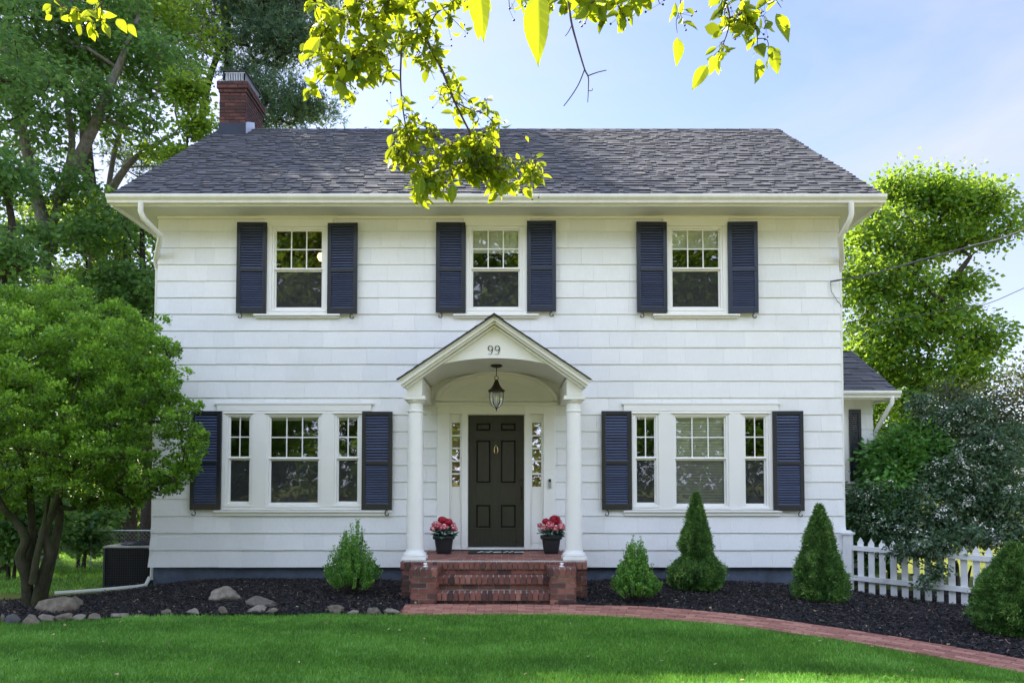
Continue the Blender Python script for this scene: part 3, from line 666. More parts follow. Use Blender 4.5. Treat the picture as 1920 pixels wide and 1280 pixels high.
# ---- entrance
M['curtain']=solid('amber_curtain',[(0,(.55,.19,.09))],rough=.8,nscale=9,namp=.6)
a,b,c,d=rd
DR=rect((876,776,984,1026)); SLt=rect((843,776,866,1027)); SRt=rect((994,776,1019,1027))
mb=MB(); mb.plate((a,b,c-.01,d),[DR,SLt,SRt],-.045,.06)
mb.box(a-.03,b+.03,-.075,-.046,d-.03,d+.008); mb.box(a-.015,b+.015,-.062,-.046,d-.055,d-.031)
for r in (SLt,SRt): mb.plate((r[0],r[1],r[2],r[3]),[((r[0]+.035),(r[1]-.035),Z(912),Z(792))],.03,.06)
mb.plate((DR[0]-.001,DR[1]+.001,DR[2],DR[3]),[(DR[0]+.012,DR[1]-.012,DR[2]-.01,DR[3]-.012)],-.02,.115)
mb.build('door_surround',M['trim'],house,bevel=.003)
for r in (SLt,SRt):
    e=empty('sidelight',(0,0,0),0,house); mb=MB(); mb.box(r[0]+.01,r[1]-.01,.075,.08,Z(918),Z(786)); mb.build('curtain',M['curtain'],e); g=(r[0]+.035,r[1]-.035,Z(912),Z(792)); mb=MB(); mb.box(g[0],g[1],.048,.052,g[2],g[3]); mb.build('pane',M['glass'],e)
    for i in range(1,5): mb=MB(); z=g[2]+(g[3]-g[2])*i/5; mb.box(g[0]-.003,g[1]+.003,.026,.046,z-.013,z+.013); mb.build('muntin',M['trim'],e)
    mb=MB(); mb.box(r[0]+.02,r[1]-.02,.022,.029,r[2]+.08,Z(922)-.12); mb.build('sidelight_panel',M['trim'],e)
M['room2']=solid('hall_wood',[(0,(.35,.15,.07))],rough=.7,nscale=3,namp=.6)
room(rd,1.6,'interior_wall','room2')
door=empty('door',(0,0,0),0,house)
mb=MB(); dw=DR[1]-DR[0]-.03; x0=DR[0]+.015; z0=DR[2]+.02; H=DR[3]-DR[2]-.04
pan=[]
for (f0,f1) in ((.10,.30),(.36,.72),(.76,.95)): pass
zz=lambda py: Z(py,.07)
cols_=[(892,921),(938,968)]; rws=[(990,945),(906,824),(808,792)]
ph=[(X(p,.07),X(q,.07),zz(r),zz(s)) for (p,q) in cols_ for (r,s) in rws]
mb.plate((x0,x0+dw,z0,z0+H),ph,.07,.115)
for (p,q,r,s) in ph:
    mb.face([(p,.098,r),(q,.098,r),(q,.098,s),(p,.098,s)])
    e=.035
    mb.hexa([(p+e*.4,.0979,r+e*.4),(q-e*.4,.0979,r+e*.4),(q-e*.4,.0979,s-e*.4),(p+e*.4,.0979,s-e*.4),(p+e,.080,r+e),(q-e,.080,r+e),(q-e,.080,s-e),(p+e,.080,s-e)])
    mb.plate((p-.016,q+.016,r-.016,s+.016),[(p+.006,q-.006,r+.006,s-.006)],.060,.0699)
mb.build('door_leaf',M['door'],door,bevel=.002)
mb=MB(); mx_=X(930,.05); kz=Z(842,.05)
mb.tube([(mx_+.028*math.sin(t)*(1-.35*math.cos(t)) , .035, kz-.005+.062*math.cos(t)) for t in np.linspace(0,2*math.pi,22)],.006,6,False); mb.lathe([(.0,-.01),(.014,-.01),(.014,.01),(0,.012)],(mx_,.045,kz+.055),10); mb.tube([(mx_,.04,kz+.05),(mx_,.07,kz+.05)],.01,8)
mb.build('door_knocker',M['brass'],door,smooth=True)
mb=MB(); hx_=X(978,.05); 
for py in (899,913,941): 
    z=Z(py,.05); mb.tube([(hx_,.07,z),(hx_,.052,z)],[.022,.018],12); mb.build('door_lock' if py==899 else 'handle_plate',M['bronze'],door,smooth=True); mb=MB()
mb.tube([(hx_,.05,Z(915,.05)),(hx_,.02,Z(918,.05)),(hx_,.02,Z(928,.05)),(hx_,.05,Z(935,.05))],.008,8); 
mb.build('door_handle',M['bronze'],door,smooth=True)
FZ0=.52
mb=MB(); mb.box(DR[0],DR[1],-.03,.12,DR[2]-.035,DR[2]+.012); mb.build('door_sill',M['galv'],door)
mb=MB(); mb.box(a-.02,b+.06,-.05,.06,FZ0-.01,c-.005+.02); mb.build('threshold',M['black'],house)
mb=MB(); xb=X(1030); mb.box(xb-.022,xb+.022,-.075,-.047,Z(914),Z(897)); mb.tint=1; o=mb.build('doorbell',M['galv'],house,bevel=.004)
mb=MB(); mb.box(xb-.018,xb+.018,-.078,-.0751,Z(903),Z(898)); mb.build('camera_lens',M['black'],o)
# fanlight
fc=X(931); fw=(X(1043)-X(820))/2; fz=Z(752); fh=Z(699)-fz
mb=MB(); K=28
def arcp(s,w,h,k=K): return [(fc+w*math.cos(math.pi*i/k)*s, fz+h*math.sin(math.pi*i/k)*s) for i in range(k+1)]
def ring(mb,s0,s1,y0,y1):
    A=arcp(s0,fw,fh);B=arcp(s1,fw,fh)
    for i in range(K):
        q=[A[i],A[i+1],B[i+1],B[i]]; mb.hexa([(p[0],y1,p[1]) for p in q]+[(p[0],y0,p[1]) for p in q])
A=arcp(1,fw,fh)
for i in range(K): mb.hexa([(fc,-.028,fz),(A[i][0],-.028,A[i][1]),(A[i+1][0],-.028,A[i+1][1]),(fc,-.028,fz+.0001),(fc,-.034,fz),(A[i][0],-.034,A[i][1]),(A[i+1][0],-.034,A[i+1][1]),(fc,-.034,fz+.0001)])
ring(mb,.95,1.02,-.085,-.034); ring(mb,.74,.77,-.05,-.0345)
for i in range(2,K-1):
    an=math.pi*(i-.5+.5)/K; w=.010
    if i%1==0:
        p=Vector((fc+fw*.22*math.cos(an),-.040,fz+fh*.22*math.sin(an))); q=Vector((fc+fw*.73*math.cos(an),-.040,fz+fh*.73*math.sin(an))); mb.bar(p,q,.012,.012,(0,1,0))
ring(mb,.16,.21,-.05,-.0345)
mb.build('fanlight_panel',M['trim'],house)
# ------------------------------------------------------------------ porch
PCX=-.170; CZT=2.795; YF=-1.42
colx=(-1.283,.943)
for cxx in colx:
    mb=MB(); cy=-1.27; r0,r1=.122,.102; H=CZT-FZ0
    mb.box(cxx-.165,cxx+.165,cy-.165,cy+.165,FZ0+.001,FZ0+.045)
    pr=[(.155,.046),(.165,.06),(.160,.085),(.135,.098),(.130,.112),(r0,.125)]
    for i in range(9): f=i/8; pr.append((r0-(r0-r1)*f**1.5,.14+(H-.14-.22)*f))
    pr+=[(r1+.012,H-.215),(r1+.012,H-.20),(r1,H-.19),(r1,H-.10),(r1+.02,H-.085),(r1+.035,H-.06),(r1+.035,H-.052)]
    mb.lathe(pr,(cxx,cy,FZ0),36); q=r1+.045; mb.box(cxx-q,cxx+q,cy-q,cy+q,CZT-.05,CZT-.001)
    mb.build('porch_column',M['trim'],house,smooth=True)
# pediment front with elliptical arch
AX0,AX1=-1.176,.836; OX0,OX1=-1.388,1.048; ZS,ZA=3.005,3.318; AP=3.83; SLP=None
EX=1.325; EZ=2.985; APZ=3.875; YR0=-1.62
def rakez(x): return APZ-(APZ-EZ)*abs(x-PCX)/EX
mb=MB(); K=40
ac_,aw=(AX0+AX1)/2,(AX1-AX0)/2
def archz(x):
    t=(x-ac_)/aw; return ZS+(ZA-ZS)*math.sqrt(max(0,1-t*t*.93))-(ZA-ZS)*math.sqrt(.07)*0
xs=[OX0,AX0]+[ac_-aw*math.cos(math.pi*i/K) for i in range(1,K)]+[AX1,OX1]
def col_(mb,x0,x1,za0,za1,zb0,zb1,y0,y1): mb.hexa([(x0,y0,za0),(x1,y0,za1),(x1,y1,za1),(x0,y1,za0),(x0,y0,zb0),(x1,y0,zb1),(x1,y1,zb1),(x0,y1,zb0)])
for i in range(len(xs)-1):
    x0,x1=xs[i],xs[i+1]
    if x1<=AX0+1e-6 or x0>=AX1-1e-6: za0=za1=CZT
    else: za0,za1=archz(x0),archz(x1)
    pts=[x0,x1] if not (x0<PCX<x1) else [x0,PCX,x1]
    for a_,b_ in zip(pts[:-1],pts[1:]):
        f=lambda x:(za0+(za1-za0)*(x-x0)/(x1-x0))
        col_(mb,a_,b_,f(a_),f(b_),rakez(a_)-.06,rakez(b_)-.06,YF,YF+.05)
mb.build('pediment',M['trim'],house)
for (x0,x1) in ((OX0,AX0),(AX1,OX1)):
    mb=MB(); mb.box(x0,x1,YF+.051,-.03,CZT,ZS+.04); mb.build('porch_beam',M['trim'],house)
mb=MB()
for i in range(K):
    x0=ac_-aw*math.cos(math.pi*i/K); x1=ac_-aw*math.cos(math.pi*(i+1)/K)
    mb.face([(x0,YF+.01,archz(x0)),(x0,-.03,archz(x0)),(x1,-.03,archz(x1)),(x1,YF+.01,archz(x1))])
    mb.face([(x0,YF+.01,archz(x0)+.02),(x1,YF+.01,archz(x1)+.02),(x1,-.03,archz(x1)+.02),(x0,-.03,archz(x0)+.02)])
mb.build('barrel_ceiling',M['trim'],house,smooth='all')
mb=MB()
for s in (-1,1):
    o=(PCX,0,APZ); L=math.hypot(EX,APZ-EZ); ux=s*EX/L; uz=-(APZ-EZ)/L
    def bar2(y0,y1,off,th,l0=0,l1=L):
        nx_,nz_=-uz*s, abs(ux)
        nx_=s*abs(uz)
        P=[]
        for (l,h) in ((l0,off-th),(l1,off-th),(l1,off),(l0,off)): P.append((PCX+ux*l+nx_*h, APZ+uz*l+nz_*h))
        # close at the apex plane
        Q=[(x if (x-PCX)*s>0 else PCX, z) for x,z in P]
        mb.hexa([(Q[0][0],y0,Q[0][1]),(Q[1][0],y0,Q[1][1]),(Q[1][0],y1,Q[1][1]),(Q[0][0],y1,Q[0][1]),(Q[3][0],y0,Q[3][1]),(Q[2][0],y0,Q[2][1]),(Q[2][0],y1,Q[2][1]),(Q[3][0],y1,Q[3][1])])
    bar2(YR0+.02,-.0,-.001,.035); bar2(YR0+.03,YF-.001,-.037,.04); bar2(YR0+.08,YF-.001,-.078,.035); bar2(YR0+.14,YF-.001,-.114,.03,.02,L-.04)
    bar2(YF,-.0,-.037,.03,.1,L-.02)
mb.build('rake_moulding',M['trim'],house)
mb=MB()
for s in (-1,1):
    L=math.hypot(EX,APZ-EZ)
    shingles(mb,(PCX+s*EX,YR0-.02 if s>0 else -.0,EZ+.004),(0,1 if s>0 else -1,0),(-s*EX,0,APZ-EZ),-YR0+.02,L+.01,thick=.007)
y=YR0-.02
while y<-.02:
    for s in (-1,1): mb.face([(PCX,y,APZ+.030),(PCX,min(y+.2,0),APZ+.026),(PCX+s*.13,min(y+.2,0),APZ+.026-.13*.67),(PCX+s*.13,y,APZ+.030-.13*.67)],random.random())
    y+=.2
for s in (-1,1):
    mb.face([(PCX,YR0-.021,APZ-.002),(PCX+s*(EX+.01),YR0-.021,EZ-.008),(PCX+s*(EX+.01),YR0-.021,EZ+.008),(PCX,YR0-.021,APZ+.018)],.1)
mb.build('porch_roof',M['roof'],house)
# house number
def nine(mb,cx,z0,h,y):
    rx,rz=h*.235,h*.27; cz=z0+h-rz
    pts=[(cx+rx*math.cos(t),y,cz+rz*math.sin(t)) for t in np.linspace(0,2*math.pi,25)]
    ra=[h*.018+h*.035*abs(math.cos(t)) for t in np.linspace(0,2*math.pi,25)]; mb.tube(pts,ra,6,False)
    tl=[(rx*1.0,cz),(rx*1.02,cz-h*.14),(rx*.85,cz-h*.33),(rx*.35,cz-h*.50),(-rx*.2,cz-h*.70+rz*.0),(-rx*.75,z0+h*.06)]
    tl=[(rx,cz),(rx*1.0,cz-.20*h),(rx*.80,cz-.38*h),(rx*.35,z0+h*.06),(-rx*.15,z0+h*.01),(-rx*.65,z0+h*.05),(-rx*.8,z0+h*.12)]
    mb.tube([(cx+a,y,b) for a,b in tl],[h*.05,h*.05,h*.045,h*.028,h*.018,h*.022,h*.04],6)
mb=MB(); zz9=3.365; nine(mb,X(919.5,YF,660),zz9,.125,YF-.010); nine(mb,X(932.5,YF,660),zz9,.125,YF-.010); mb.build('house_number',M['iron'],house,smooth=True)
# ---- brick steps and stoop
mb=MB(); mbm=MB(); mf=MB()
PX0,PX1=-1.44,1.10; PY=-1.60
mbm.box(PX0+.03,PX1-.03,PY+.042,.03,-.3,FZ0-.006)
nz_=.105
bricks(mb,(PX0,PY,FZ0-nz_),(1,0,0),PX1-PX0,nz_,rowlock=True,depth=.21,tb=(.5,.3))
for (o,u) in (((PX1,PY+.22,FZ0-nz_),(0,1,0)),((PX0,.0,FZ0-nz_),(0,-1,0))): bricks(mb,o,u,-PY-.22 if u[1]>0 else -PY-.22,nz_,rowlock=True,depth=.21,tb=(.5,.3))
bricks(mb,(PX0+.02,PY+.03,-.1),(1,0,0),PX1-PX0-.04,FZ0-nz_+.1,tb=(.5,.3)); bricks(mb,(PX1-.02,PY+.03,-.1),(0,1,0),-PY,FZ0-nz_+.1); bricks(mb,(PX0+.02,0,-.1),(0,-1,0),-PY-.03,FZ0-nz_+.1)
# floor bricks, laid flat
y=PY+.215; r=0
while y<-.04:
    x=PX0+.215-(.105 if r%2 else 0)
    while x<PX1-.215:
        a0=max(x,PX0+.215); a1=min(x+.2,PX1-.215)
        if a1-a0>.03: mf.box(a0,a1,y,y+.0925,FZ0-.04,FZ0-.001+random.uniform(-.002,.001),random.random())
        x+=.21
    y+=.1025; r+=1
X0s,X1s=-.905,.560
for (yf,zt) in ((-1.83,.351),(-2.06,.172)):
    mbm.box(X0s+.001,X1s-.001,yf+.055,-1.58,-.3,zt-.008)
    bricks(mb,(X0s,yf,zt-.105),(1,0,0),X1s-X0s,.105,rowlock=True,depth=.26,tb=(.42,.28)); 
    bricks(mb,(X0s+.003,yf+.04,zt-.175),(1,0,0),X1s-X0s-.006,.068,tb=(.35,.2),start=1)
mbm.box(X0s+.001,X1s-.001,PY+.035,-1.5,-.3,FZ0-.105); bricks(mb,(X0s,PY+.03,FZ0-.173),(1,0,0),X1s-X0s,.066,tb=(.35,.2))
for (x0,x1) in ((-1.235,-.905),(.560,.890)):
    y0=-2.085; zt=.485
    mbm.box(x0+.008,x1-.008,y0+.008,PY+.03,-.3,zt-.008)
    for (o,u,L) in (((x0,y0,-.05),(1,0,0),x1-x0),((x1,y0,-.05),(0,1,0),.50),((x0,y0+.5,-.05),(0,-1,0),.50)): bricks(mb,o,u,L,zt-.11+.05,tb=(.45,.28))
    q=.015
    bricks(mb,(x0-q,y0-q,zt-.105),(1,0,0),x1-x0+2*q,.105,rowlock=True,depth=.2,tb=(.35,.25)); bricks(mb,(x1+q,y0+.19,zt-.105),(0,1,0),.3,.105,rowlock=True,depth=.17,tb=(.35,.25)); bricks(mb,(x0-q,y0+.49,zt-.105),(0,-1,0),.3,.105,rowlock=True,depth=.17,tb=(.35,.25))
st=empty('brick_steps',(0,0,0),0,house)
mb.build('step_bricks',M['brick'],st); mbm.build('mortar',M['mortar'],st); mf.build('porch_floor',M['brick_floor'],st)
for i,xx in enumerate((-1.07,.725)):
    mb=MB(); mb.lathe([(.035,0),(.032,.008),(.012,.014),(.012,.03),(.028,.036),(.022,.048),(0,.054)],(0,0,0),14)
    o=mb.build('garden_ornament',M['trim'],smooth=True); o.location=(xx,-1.88,.485)
    tag(o,['small white knob on the brick pier left of the steps','small white knob on the brick pier right of the steps'][i],'ornament','white knobs on the brick piers')
# ---- lantern
ln=tag(empty('porch_lantern',(PCX+.02,-.80,0)),'dark bronze glass lantern hanging from the arched porch ceiling','lantern')
ly=0; D_=10.9; zc=lambda py: 1.62+(900-py)/FPX*D_
mb=MB(); zt=archz(PCX)-.002; mb.lathe([(.05,zt-.035),(.085,zt-.02),(.085,zt)],(0,0,0),20); mb.build('ceiling_rose',M['bronze'],ln,smooth=True)
mb=MB(); mb.tube([(0,0,zt-.03),(0,0,zc(704))],.007,6)
z=zc(704)
for k in range(1):
    mb.tube([(.028*math.cos(t),0,z-.03+.032*math.sin(t)) for t in np.linspace(0,2*math.pi,14)],.006,6,False)
mb.build('hanging_rod',M['bronze'],ln,smooth=True)
zb0=zc(733); mb=MB(); mb.lathe([(.02,zc(711)),(.03,zc(714)),(.055,zc(722)),(.09,zc(728)),(.125,zc(731)),(.115,zc(735)),(.10,zc(735))],(0,0,0),20); mb.build('lantern_cap',M['bronze'],ln,smooth=True)
mb=MB(); mb.lathe([(.095,zc(735)),(.097,zc(745)),(.088,zc(753)),(.06,zc(760)),(.015,zc(764))],(0,0,0),24,cap=False); mb.build('glass_bowl',M['lanternglass'],ln,smooth='all')
mb=MB()
for k in range(6):
    t=2*math.pi*k/6; mb.tube([(r*math.cos(t),r*math.sin(t),zc(p)) for r,p in ((.099,735),(.101,745),(.091,753),(.063,760),(.012,764))],.005,5)
mb.lathe([(.02,zc(761)),(.024,zc(764)),(.010,zc(766)),(.006,zc(770)),(0,zc(771))],(0,0,0),10); mb.build('lantern_cage',M['bronze'],ln,smooth=True)
mb=MB()
for k in range(3):
    t=2*math.pi*k/3+.4; mb.tube([(.035*math.cos(t),.035*math.sin(t),zc(756)),(.035*math.cos(t),.035*math.sin(t),zc(741))],.011,8)
mb.build('candle',M['trim'],ln)
# ---- door mat
mat=tag(empty('door_mat',(PCX+.0,-.36,FZ0)),'flat black doormat with pale lettering on the brick porch','doormat')
mb=MB(); mb.box(-.41,.41,-.20,.22,.001,.016); mb.build('mat_base',M['black'],mat,bevel=.004)
fcv=bpy.data.curves.new('lettering','FONT'); fcv.body='Hello'; fcv.size=.30; fcv.align_x='CENTER'; fcv.extrude=.001; fcv.space_character=1.1; fcv.shear=.3
fo=bpy.data.objects.new('lettering',fcv); COL.objects.link(fo); fo.parent=mat; fo.location=(.06,-.13,.0175); fcv.materials.append(M['blind'])
_dg=bpy.context.evaluated_depsgraph_get(); _me=bpy.data.meshes.new_from_object(fo.evaluated_get(_dg)); bpy.data.objects.remove(fo)
fo=link('lettering',_me,mat); fo.location=(.06,-.13,.0175)
# ---- flower pots
def flower_pot(px,seed,label):
    r=np.random.default_rng(seed); o=tag(empty('flower_pot',(px,-.46,FZ0)),label,'potted plant','flower pots beside the front door')
    mb=MB(); pr=[(.105,0),(.112,.008),(.125,.06),(.148,.215),(.170,.222),(.176,.232),(.176,.262),(.166,.27),(.158,.262),(.15,.235)]
    n=32
    def sq(t): return 1/ (abs(math.cos(t))**5+abs(math.sin(t))**5)**(1/5)
    b=0
    for rr,z in pr:
        for k in range(n): t=2*math.pi*k/n; s=sq(t); mb.v.append((rr*s*math.cos(t)*.93,rr*s*math.sin(t)*.93,z))
    for i in range(len(pr)-1):
        for k in range(n): k2=(k+1)%n; mb.f.append([i*n+k,i*n+k2,(i+1)*n+k2,(i+1)*n+k]); mb.t.append(.5); mb.m.append(0)
    mb.f.append([k for k in range(n)][::-1]); mb.t.append(.5); mb.m.append(0)
    mb.build('pot',M['pot'],o,smooth=True)
    mb=MB(); mb.lathe([(.001,.242),(.14,.24)],(0,0,0),20); mb.build('soil',M['soil'],o)
    heads=[(-.03,.02,.50,.062,0),(.07,-.02,.47,.058,0),(-.09,-.03,.42,.06,1),(.0,-.07,.39,.07,1),(.12,.03,.42,.055,1),(-.14,.04,.43,.05,1),(.02,.05,.47,.06,0),(-.16,-.02,.37,.045,1),(.16,-.03,.37,.045,1)]
    if seed%2: heads=[(.06,.02,.50,.085,0),(-.08,.0,.48,.052,0),(-.02,-.07,.42,.075,1),(.15,-.03,.40,.06,1),(-.17,.02,.42,.035,1),(.0,.05,.46,.06,1),(.12,.06,.46,.05,1),(-.1,-.04,.38,.05,1),(.06,-.07,.37,.05,1)]
    P=[];A=[];T=[];S=[]
    for (hx,hy,hz,rr,kind) in heads:
        k=int(5200*rr); d=unit(r.normal(size=(k,3))); P.append(np.array([hx,hy,hz])+d*rr*r.uniform(.75,1.05,(k,1))*np.array([1,1,.85])); A.append(d); S.append(np.full(k,.03)); T.append(np.clip(r.normal(.2 if kind==0 else .74,.10 if kind==0 else .2,k),0,1))
    P=np.vstack(P);A=np.vstack(A);T=np.hstack(T); n=len(P)
    t_=unit(np.cross(A,unit(r.normal(size=(n,3))))); V,F,tt=instance(np.array([[-.4,0,0],[.4,0,0],[.45,.8,.15],[0,1,.2],[-.45,.8,.15]],float)*1,np.array([[0,1,2,3],[0,3,4,0]])[:1],P-t_*.012,t_,A,np.full(n,.026)*r.uniform(.7,1.2,n),T)
    np_mesh('blooms',V,F,M['petal'],tt,o,False)
    k=110; an=r.uniform(0,2*math.pi,k); rad=r.uniform(.03,.15,k); p=np.c_[rad*np.cos(an),rad*np.sin(an),r.uniform(.25,.36,k)]; ax=unit(np.c_[np.cos(an),np.sin(an),r.uniform(-.3,.6,k)]); nr=unit(np.c_[r.normal(0,.3,k),r.normal(0,.3,k),np.ones(k)])
    T2=np.array([[0,0,0],[.32,.3,.06],[.30,.7,.05],[0,1,-.06],[-.30,.7,.05],[-.32,.3,.06]],float)
    V,F,tt=instance(T2,np.array([[0,1,2,3],[0,3,4,5]]),p,ax,nr,r.uniform(.07,.11,k),r.random(k)); np_mesh('leaves',V,F,M['flowerleaf'],tt,o,False)
    mb=MB()
    for (hx,hy,hz,rr,kind) in heads: mb.tube([(hx*.3,hy*.3,.235),(hx*.8,hy*.8,hz-.1),(hx,hy,hz-.02)],.005,5)
    mb.build('stems',M['flowerleaf'],o)
flower_pot(-.945,2,'black flower pot with red and pink blooms, left of the front door')
flower_pot(.67,3,'black flower pot with red and pink blooms, right of the front door')

# ---- side wing
WX1=6.42; WY=1.30; WYB=3.9; WEZ=3.10; WR=(2.62,4.12)
wing=tag(empty('side_wing',(0,0,0)),'low shingled side room with dark roof behind the shrubs','building')
wr=(X(1572,WY,820),at(1614,830,WY).x,at(CX,900,WY).z,at(CX,770,WY).z)
wh=[(XR-.5,at(1592,830,WY).x,wr[2],wr[3])]
mb=MB(); siding(mb,lambda u,n,z:(u,WY-n,z),XR+.03,WX1,.1,3.05,.2647,[wh[0]])
siding(mb,lambda u,n,z:(WX1+n,WY+u,z),0,WYB-WY,.1,3.05,.2647,[]); siding(mb,lambda u,n,z:(WX1-u,WYB+n,z),0,WX1-XR-.03,.1,3.05,.2647,[])
mb.build('siding',M['siding'],wing)
mb=MB(); mb.plate((XR+.03,WX1-.01,-.3,3.05),[wh[0]],WY+.005,WY+.05); mb.box(WX1-.1,WX1-.01,WY+.051,WYB-.01,-.3,3.05); mb.build('wall',M['found'],wing)
mb=MB(); 
wl=[(XR+.03,wh[0][1],wr[2],wr[3])]; q=wl[0]
mb.plate((q[0],q[1]+.0,q[2]-.04,q[3]+.06),[(q[0]-.1,q[1]-.10,q[2]+.04,q[3]-.06)],WY-.04,WY+.05); mb.box(q[0],q[1]+.05,WY-.08,WY-.041,q[2]-.06,q[2]-.02); zm=(q[2]+q[3])/2
mb.box(q[0],q[1]-.101,WY-.0,WY+.04,zm-.02,zm+.02); mb.build('window',M['trim'],wing); 
mb=MB(); mb.box(q[0],q[1]-.1,WY+.05,WY+.054,q[2],q[3]); mb.build('pane',M['screened'],wing)
mb=MB(); mb.face([(q[0]-.3,WY+.4,q[2]-.2),(q[1]+.3,WY+.4,q[2]-.2),(q[1]+.3,WY+.4,q[3]+.2),(q[0]-.3,WY+.4,q[3]+.2)]); mb.build('interior_wall',M['room'],wing)
s0=at(1592.5,830,WY-.05).x; s1=at(1614,830,WY-.05).x
mb=MB(); mb.tint=.1; mb.plate((s0,s1,q[2]-.02,q[3]+.02),[(s0+.05,s1-.05,q[2]+.07,zm-.03),(s0+.05,s1-.05,zm+.03,q[3]-.05)],WY-.08,WY-.045)
z=q[2]+.08
while z<q[3]-.05:
    mb.hexa([(s0+.04,WY-.075,z-.012),(s1-.04,WY-.075,z-.012),(s1-.04,WY-.05,z+.006),(s0+.04,WY-.05,z+.006),(s0+.04,WY-.075,z-.006),(s1-.04,WY-.075,z-.006),(s1-.04,WY-.05,z+.012),(s0+.04,WY-.05,z+.012)],.7); z+=.036
mb.build('shutter',M['shutter'],wing)
mb=MB(); WO=.28; WE0=WY-.32
shingles(mb,(XR+.02,WE0,WEZ+.04),(1,0,0),(0,WR[0]-WE0,WR[1]-WEZ-.04),WX1+WO-XR-.02,math.hypot(WR[0]-WE0,WR[1]-WEZ-.04),tw=(.25,.4),contrast=.5)
shingles(mb,(XR+.02,2*WR[0]-WE0,WEZ+.04),(1,0,0),(0,-WR[0]+WE0,WR[1]-WEZ-.04),WX1+WO-XR-.02,math.hypot(WR[0]-WE0,WR[1]-WEZ-.04),tw=(.25,.4))
mb.build('roof',M['roof'],wing)
mb=MB(); slab(mb,XR+.02,WX1+WO-.01,WE0,WEZ+.035,WR[0],WR[1]-.006,.04); slab(mb,XR+.02,WX1+WO-.01,2*WR[0]-WE0,WEZ+.035,WR[0],WR[1]-.006,.04)
mb.box(XR+.02,WX1+WO-.02,WE0+.03,WYB+.3,WEZ-.06,WEZ-.04); mb.box(XR+.02,WX1+WO,WE0,WE0+.03,WEZ-.10,WEZ-.006); mb.box(WX1+WO-.03,WX1+WO,WE0+.03,WYB+.32,WEZ-.10,WEZ+.03)
mb.face([(WX1,WY,WEZ-.04),(WX1,WYB,WEZ-.04),(WX1,WR[0],WR[1]-.1)]); mb.build('cornice',M['trim'],wing)
mb=MB(); gutter(mb,XR+.02,WX1+WO+.01,WE0,WEZ-.075); mb.build('gutter',M['trim'],wing)
mb=MB(); xg=at(1672,745,WE0-.05).x; mb.tube([(xg,WE0-.06,WEZ-.06),(xg,WE0-.06,WEZ-.16),(xg-.04,WE0-.03,WEZ-.24),(WX1+.08,WY-.04,WEZ-.55),(WX1+.05,WY+.02,WEZ-.66),(WX1+.05,WY+.04,.0)],.038,8); mb.build('downspout',M['trim'],wing,smooth=True)

# ---- air conditioner
AX=at(196,1060,.22).x; az=g1(-6,.3)-.02
acu=tag(empty('air_conditioner',(AX+.41,.60,az)),'dark grey outdoor air conditioning unit beside the house corner','air conditioner')
H=.69; w=.40
mb=MB(); mb.box(-w+.01,w-.01,-w+.01,w-.01,.04,H-.03); mb.build('coil_core',M['black'],acu)
mb=MB()
for k in range(15):
    z=.07+(H-.12)*k/14
    for (a,b) in (((-w,-w),(w,-w)),((w,-w),(w,w)),((w,w),(-w,w)),((-w,w),(-w,-w))): mb.bar((*a,z),(*b,z),.006,.006)
for k in range(23):
    t=-w+2*w*k/22; mb.bar((t,-w-.004,.05),(t,-w-.004,H-.03),.005,.005,(0,1,0)); mb.bar((t,w+.004,.05),(t,w+.004,H-.03),.005,.005,(0,1,0)); mb.bar((-w-.004,t,.05),(-w-.004,t,H-.03),.005,.005,(0,1,0)); mb.bar((w+.004,t,.05),(w+.004,t,H-.03),.005,.005,(0,1,0))
for sx in (-1,1):
    for sy in (-1,1): mb.box(sx*w-.015,sx*w+.015,sy*w-.015,sy*w+.015,.0,H)
mb.box(-w-.01,w+.01,-w-.01,w+.01,.0,.05); mb.build('guard_grille',M['ac'],acu)
mb=MB(); mb.hexa([(-w-.02,-w-.02,H-.03),(w+.02,-w-.02,H-.03),(w+.02,w+.02,H-.03),(-w-.02,w+.02,H-.03),(-w-.02,-w-.02,H),(w+.02,-w-.02,H),(w+.02,w+.02,H),(-w-.02,w+.02,H)]); mb.build('lid',M['ac_top'],acu,bevel=.008)
mb=MB(); mb.lathe([(.31,H+.001),(.32,H+.02),(.29,H+.035),(.28,H+.03)],(0,0,0),28)
for k in range(9): r=.05+.028*k; mb.tube([(r*math.cos(t),r*math.sin(t),H+.035) for t in np.linspace(0,2*math.pi,24)],.004,4,False)
mb.build('fan_guard',M['ac'],acu,smooth=True)
mb=MB(); mb.box(-.5,.5,-.5,.5,-.08,.0); mb.build('pad',M['cement'],acu)

# ---- picket fence
A=(at(1592,1050,-.12).x,-.10); B=(7.35,-1.75)
fl=math.hypot(B[0]-A[0],B[1]-A[1]); fa=math.atan2(B[1]-A[1],B[0]-A[0]); fz0=g1(*A)
fe=tag(empty('picket_fence',(A[0],A[1],0),fa),'white wooden picket fence running from the house corner behind the shrubs','fence')
def fgz(s): return g1(A[0]+math.cos(fa)*s,A[1]+math.sin(fa)*s)
mb=MB(); mb.box(-.06,.06,-.06,.06,fgz(0)-.1,fgz(0)+.90,.6); mb.box(-.085,.085,-.085,.085,fgz(0)+.90,fgz(0)+.93); mb.hexa([(-.07,-.07,fgz(0)+.93),(.07,-.07,fgz(0)+.93),(.07,.07,fgz(0)+.93),(-.07,.07,fgz(0)+.93),(-.03,-.03,fgz(0)+.965),(.03,-.03,fgz(0)+.965),(.03,.03,fgz(0)+.965),(-.03,.03,fgz(0)+.965)])
mb.build('fence_post',M['fence'],fe,bevel=.004)
